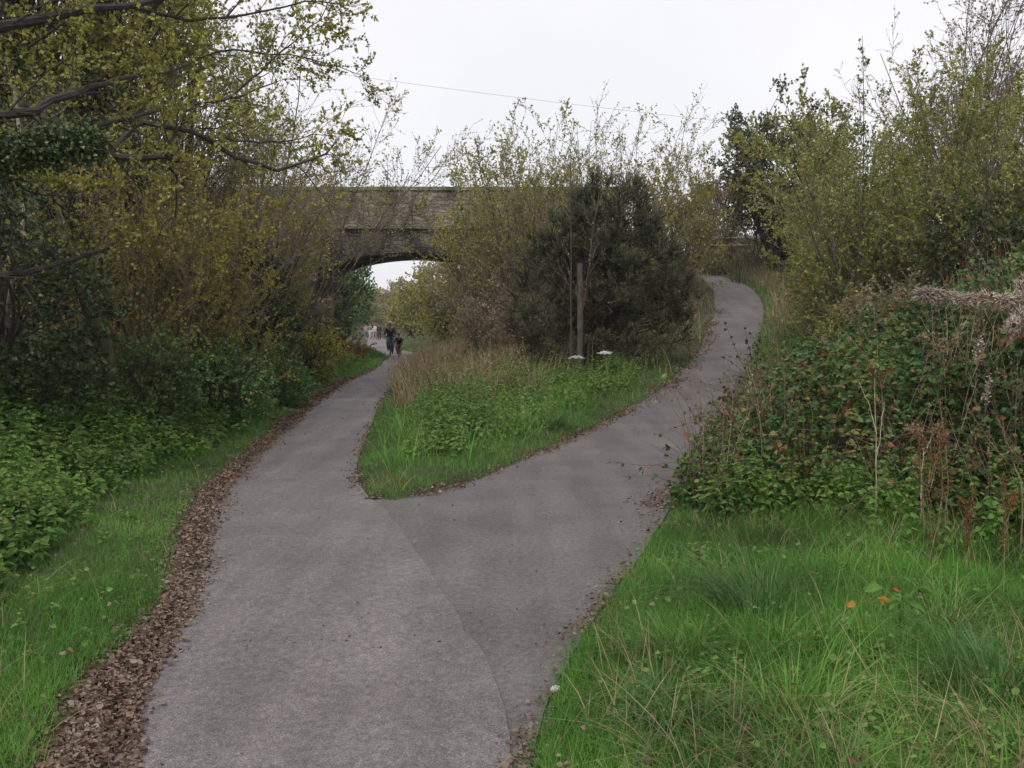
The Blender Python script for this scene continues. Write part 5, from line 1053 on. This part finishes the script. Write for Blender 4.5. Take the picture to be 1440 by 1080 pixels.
# ------------------------------------------------------------------ people
def flat(name, c, rough=.8): return plain(name, tuple(v * .85 for v in c), c, 20, rough, .15, 60)
SKIN = flat('skin', (.50, .33, .26), .6)
def skin_mesh(name, pts, edges, radii, mat, parent, sub=2):
    me = bpy.data.meshes.new(name); me.from_pydata(pts, edges, []); me.materials.append(mat)
    o = bpy.data.objects.new(name, me); col.objects.link(o); o.parent = parent
    md = o.modifiers.new('s', 'SKIN'); md.use_smooth_shade = True
    for i, r in enumerate(radii): me.skin_vertices[0].data[i].radius = (r, r) if not isinstance(r, tuple) else r
    me.skin_vertices[0].data[0].use_root = True
    sd = o.modifiers.new('d', 'SUBSURF'); sd.levels = sub; sd.render_levels = sub
    return o
def person(loc, rz, s, label, mats, pose, group, hat=None, hair=(.08, .05, .035)):
    """pose: dict of joint positions in metres for a 1.75 m body, facing -y"""
    top, leg, shoe = mats
    root = tag(empty('person', loc), label, 'person', group); root.rotation_euler = (0, 0, rz); root.scale = (s, s, s)
    J = pose; names = ['pelvis', 'waist', 'chest', 'neck', 'head0', 'head1', 'shL', 'elL', 'wrL', 'haL', 'shR', 'elR', 'wrR', 'haR', 'hiL', 'knL', 'anL', 'toL', 'hiR', 'knR', 'anR', 'toR']
    rad = [.10, .085, (.13, .085), .05, .085, .075, .055, .045, .032, .03, .06, .045, .032, .03, .09, .062, .042, .035, .09, .062, .042, .035]
    ix = {k: i for i, k in enumerate(names)}
    E = [('pelvis', 'waist'), ('waist', 'chest'), ('chest', 'neck'), ('neck', 'head0'), ('head0', 'head1')] + [e for c in 'LR' for e in (('chest', 'sh' + c), ('sh' + c, 'el' + c), ('el' + c, 'wr' + c), ('wr' + c, 'ha' + c), ('pelvis', 'hi' + c), ('hi' + c, 'kn' + c), ('kn' + c, 'an' + c), ('an' + c, 'to' + c))]
    skin_mesh('body', [J[k] for k in names], [(ix[a], ix[b_]) for a, b_ in E], rad, SKIN, root)
    jn = ['waist', 'pelvis', 'chest', 'neckb', 'shL', 'elL', 'wrL', 'shR', 'elR', 'wrR']; JJ = dict(J); JJ['neckb'] = tuple(a * .6 + b_ * .4 for a, b_ in zip(J['chest'], J['neck']))
    ji = {k: i for i, k in enumerate(jn)}
    skin_mesh('jacket', [JJ[k] for k in jn], [(ji[a], ji[b_]) for a, b_ in (('waist', 'pelvis'), ('waist', 'chest'), ('chest', 'neckb'), ('chest', 'shL'), ('shL', 'elL'), ('elL', 'wrL'), ('chest', 'shR'), ('shR', 'elR'), ('elR', 'wrR'))],
              [(.165, .13), .15, (.175, .13), .09, .085, .066, .05, .085, .066, .05], top, root)
    tn = ['pelvis', 'hiL', 'knL', 'anL', 'hiR', 'knR', 'anR']; ti = {k: i for i, k in enumerate(tn)}
    skin_mesh('trousers', [J[k] for k in tn], [(0, 1), (1, 2), (2, 3), (0, 4), (4, 5), (5, 6)], [.155, .108, .085, .062, .108, .085, .062], leg, root)
    for c in 'LR': skin_mesh('shoe', [J['an' + c], J['to' + c]], [(0, 1)], [.055, .045], shoe, root, 1)
    h0, h1 = Vector(J['head0']), Vector(J['head1'])
    bm = bmesh.new(); bmesh.ops.create_uvsphere(bm, u_segments=14, v_segments=9, radius=1)
    for v in list(bm.verts):
        if v.co.z < -.15 and v.co.y < .3: v.co.z = -.15 + (v.co.z + .15) * .1
    for v in bm.verts: v.co = Vector((v.co.x * .108, v.co.y * .125, v.co.z * .115)) + h1 + Vector((0, .015, .005))
    me = bpy.data.meshes.new('hat'); bm.to_mesh(me); me.materials.append(hat or flat('hair', hair)); o = bpy.data.objects.new('helmet' if hat else 'hair', me); col.objects.link(o); o.parent = root
    bm = bmesh.new()
    for ex in (-.032, .032): bmesh.ops.create_uvsphere(bm, u_segments=6, v_segments=5, radius=.011, matrix=__import__('mathutils').Matrix.Translation(h1 + Vector((ex, -.082, -.045))))
    me = bpy.data.meshes.new('eyes'); bm.to_mesh(me); me.materials.append(BARK_D); o = bpy.data.objects.new('eyes', me); col.objects.link(o); o.parent = root
    return root
RIDE = dict(pelvis=(0, .12, .95), waist=(0, .08, 1.10), chest=(0, -.02, 1.33), neck=(0, -.06, 1.50), head0=(0, -.08, 1.60), head1=(0, -.09, 1.70),
            shL=(-.19, -.02, 1.40), elL=(-.27, -.20, 1.20), wrL=(-.26, -.40, 1.05), haL=(-.25, -.47, 1.03), shR=(.19, -.02, 1.40), elR=(.27, -.20, 1.20), wrR=(.26, -.40, 1.05), haR=(.25, -.47, 1.03),
            hiL=(-.10, .08, .92), knL=(-.13, -.27, .72), anL=(-.11, -.12, .34), toL=(-.11, -.26, .30), hiR=(.10, .08, .92), knR=(.12, -.16, .55), anR=(.11, .02, .17), toR=(.11, -.12, .13))
WALK = dict(pelvis=(0, 0, .95), waist=(0, 0, 1.10), chest=(0, 0, 1.33), neck=(0, -.01, 1.50), head0=(0, -.02, 1.60), head1=(0, -.02, 1.70),
            shL=(-.19, 0, 1.40), elL=(-.24, .08, 1.12), wrL=(-.24, .0, .88), haL=(-.23, -.03, .80), shR=(.19, 0, 1.40), elR=(.24, -.05, 1.12), wrR=(.23, -.17, .90), haR=(.22, -.2, .83),
            hiL=(-.10, 0, .92), knL=(-.11, -.14, .50), anL=(-.11, -.18, .08), toL=(-.12, -.34, .05), hiR=(.10, 0, .92), knR=(.11, .08, .50), anR=(.11, .26, .12), toR=(.12, .14, .04))
NAVY = flat('navy jacket', (.018, .018, .035)); DENIM = flat('washed denim', (.13, .16, .24)); BLACKS = flat('black shoe', (.02, .02, .02)); BLK = flat('black top', (.015, .013, .018))
PINKT = flat('dull pink trousers', (.30, .10, .13)); PALE = flat('pale top', (.55, .48, .47)); MAUVE = flat('mauve top', (.30, .22, .26)); TAN = flat('tan trousers', (.35, .27, .22)); WHT = flat('white helmet', (.75, .73, .72), .4); MAG = flat('magenta paint', (.35, .03, .10), .35); STEEL = flat('blue grey frame paint', (.08, .10, .15), .35)
RUB = flat('rubber', (.02, .02, .02)); CHR = plain('chrome', (.5, .5, .5), (.6, .6, .6), 5, .25, 0, metal=1)
def bicycle(loc, rz, s, label, paint):
    root = tag(empty('bicycle', loc), label, 'bicycle', 'bicycles being ridden towards the camera'); root.rotation_euler = (0, 0, rz); root.scale = (s, s, s)
    def ring(name, cy_, R, r, mat, par):
        t = np.linspace(0, 2 * math.pi, 29)[:, None] * np.ones((1, 1)); P = np.concatenate([np.zeros_like(t), cy_ + R * np.cos(t), .34 + R * np.sin(t)], 1)[None]
        m = MB(); tubes(m, P, [r], [r], 7); me = m.mesh(name, mat, True); o = bpy.data.objects.new(name, me); col.objects.link(o); o.parent = par; return o, m
    for cy_ in (-.52, .52):
        o, m = ring('wheel', cy_, .30, .012, CHR, root); sp = MB()
        for k in range(14): a = k * 2 * math.pi / 14; tubes(sp, np.array([[(0, cy_, .34), (0, cy_ + .3 * math.cos(a), .34 + .3 * math.sin(a))]]), [.003], [.003], 3)
        me = sp.mesh('spokes', CHR); q = bpy.data.objects.new('spokes', me); col.objects.link(q); q.parent = o; ring('tyre', cy_, .325, .022, RUB, o)
    def bars(name, segs, r, mat):
        m = MB(); 
        for a, b_ in segs: tubes(m, np.array([[a, b_]], float), [r], [r], 7)
        me = m.mesh(name, mat, True); o = bpy.data.objects.new(name, me); col.objects.link(o); o.parent = root; return o
    bars('frame', [((0, -.35, .80), (0, .02, .30)), ((0, -.36, .88), (0, .14, .82)), ((0, .18, .90), (0, .02, .30)), ((.03, .02, .30), (.03, .52, .34)), ((-.03, .02, .30), (-.03, .52, .34)), ((0, .15, .80), (.03, .52, .34)), ((0, .15, .80), (-.03, .52, .34))], .018, paint)
    bars('fork', [((.04, -.52, .34), (.04, -.40, .72)), ((-.04, -.52, .34), (-.04, -.40, .72)), ((0, -.39, .72), (0, -.34, .98))], .014, paint)
    bars('handlebar', [((-.29, -.46, 1.02), (-.1, -.40, 1.03)), ((-.1, -.40, 1.03), (.1, -.40, 1.03)), ((.1, -.40, 1.03), (.29, -.46, 1.02)), ((0, -.34, .98), (0, -.40, 1.03))], .014, RUB)
    bars('pedal', [((0, .02, .30), (.08, -.03, .17)), ((.08, -.03, .15), (.16, -.03, .15)), ((0, .02, .30), (-.08, -.10, .32)), ((-.08, -.12, .32), (-.16, -.12, .32))], .013, CHR)
    m = MB(); V = [(0, -.02, .93), (-.025, .04, .935), (.025, .04, .935), (-.075, .2, .945), (.075, .2, .945), (0, .26, .94)]; V2 = [(x, y, z - .05) for x, y, z in V]
    m.add(V + V2, [[0, 2, 1], [1, 2, 4], [1, 4, 3], [3, 4, 5], [6, 7, 8], [7, 10, 8], [7, 9, 10], [9, 11, 10], [0, 1, 7], [0, 7, 6], [0, 6, 8], [0, 8, 2], [1, 3, 9], [1, 9, 7], [2, 8, 10], [2, 10, 4], [3, 5, 11], [3, 11, 9], [5, 4, 10], [5, 10, 11]], .5)
    o = bpy.data.objects.new('saddle', m.mesh('saddle', RUB)); col.objects.link(o); o.parent = root
RID = 'two riders coming under the bridge'
px_, py_ = gnd(549, 501); bicycle((px_, py_, .016), .12, 1.0, 'adult bicycle ridden under the bridge by the rider in a navy jacket', STEEL)
person((px_, py_, .016), .12, 1.0, 'adult in white helmet and navy jacket with pale jeans riding a bicycle', (NAVY, DENIM, BLACKS), RIDE, RID, WHT)
px_, py_ = gnd(561, 503); bicycle((px_, py_, .016), .05, .68, 'small pinkish bicycle ridden by the child beside the adult rider', MAG)
person((px_, py_, .016), .05, .68, 'child in a black top and dull pink trousers riding a small bicycle', (BLK, PINKT, BLACKS), RIDE, RID, flat('black helmet', (.02, .02, .022), .4))
WK = 'walkers far down the path beyond the bridge'
for k, (px, Y, s, mt, lb, rz) in enumerate([(533.5, 92, .93, (BLK, flat('dark brown trousers', (.06, .04, .03)), BLACKS), 'dark clothed walker rightmost of the far group', .2), (527, 96, .95, (PALE, TAN, BLACKS), 'walker in a pale top in the middle of the far group', -.2),
                                            (521, 98, .98, (MAUVE, PALE, BLACKS), 'walker in a mauve top with pale trousers in the far group', .5), (515, 99, .92, (flat('rose top', (.42, .25, .24)), flat('grey trousers', (.16, .15, .16)), BLACKS), 'walker in a rose top leftmost of the far group', 0)]):
    x = (px - 720) / F_PX * Y; person((x, Y, .02), rz, s, lb, mt, WALK, WK, hair=[(.05, .03, .02), (.2, .12, .06), (.09, .06, .04), (.03, .02, .02)][k])
# rusty bracken on the bend
def bracken(label, px, py, n, seed, sp):
    rg = np.random.default_rng(seed); x, y = px, py; root = tag(empty('bracken', (x, y, gz(x, y))), label, 'bracken', 'rusty bracken by the bend'); m = MB()
    B = np.stack([x + rg.normal(0, sp, n), y + rg.normal(0, sp, n), np.zeros(n)], 1); B[:, 2] = ground(B[:, 0], B[:, 1]); a = rg.uniform(0, 6.28, n)
    P = grow(B, np.stack([np.cos(a) * .5, np.sin(a) * .5, np.ones(n)], 1), rg.uniform(.7, 1.25, n), 8, rg, .08, (0, 0, -.09)); tubes(m, P, np.full(n, .006), np.full(n, .003), 3, rng=rg); leaf_on(m, P, 34, rg, .15, .028, spread=.9, t0=.25, big=True, droop=.2); m.build('frond', G_RUST, root)
bracken('rusty brown bracken clump where the left path bends under the bridge', -7.3, 38.5, 60, 371, .45)
bracken('smaller rusty bracken clump left of the bend beside the verge', -8.0, 36, 46, 372, .45)

# ------------------------------------------------------------------ thin damp autumn air
mb = MB(); mb.box(0, 200, 13.5, 1200, 1400, 31); hz = bpy.data.materials.new('thin haze'); hz.use_nodes = True; n, l = nt(hz); n.remove(n['Principled BSDF'])
pv = n.new('ShaderNodeVolumePrincipled'); pv.inputs['Density'].default_value = .0005; pv.inputs['Color'].default_value = (.93, .93, .96, 1); pv.inputs['Anisotropy'].default_value = 0
l.new(pv.outputs[0], n['Material Output'].inputs['Volume']); o = mb.build('haze', hz); tag(o, kind='stuff')
cy.volume_bounces = 0
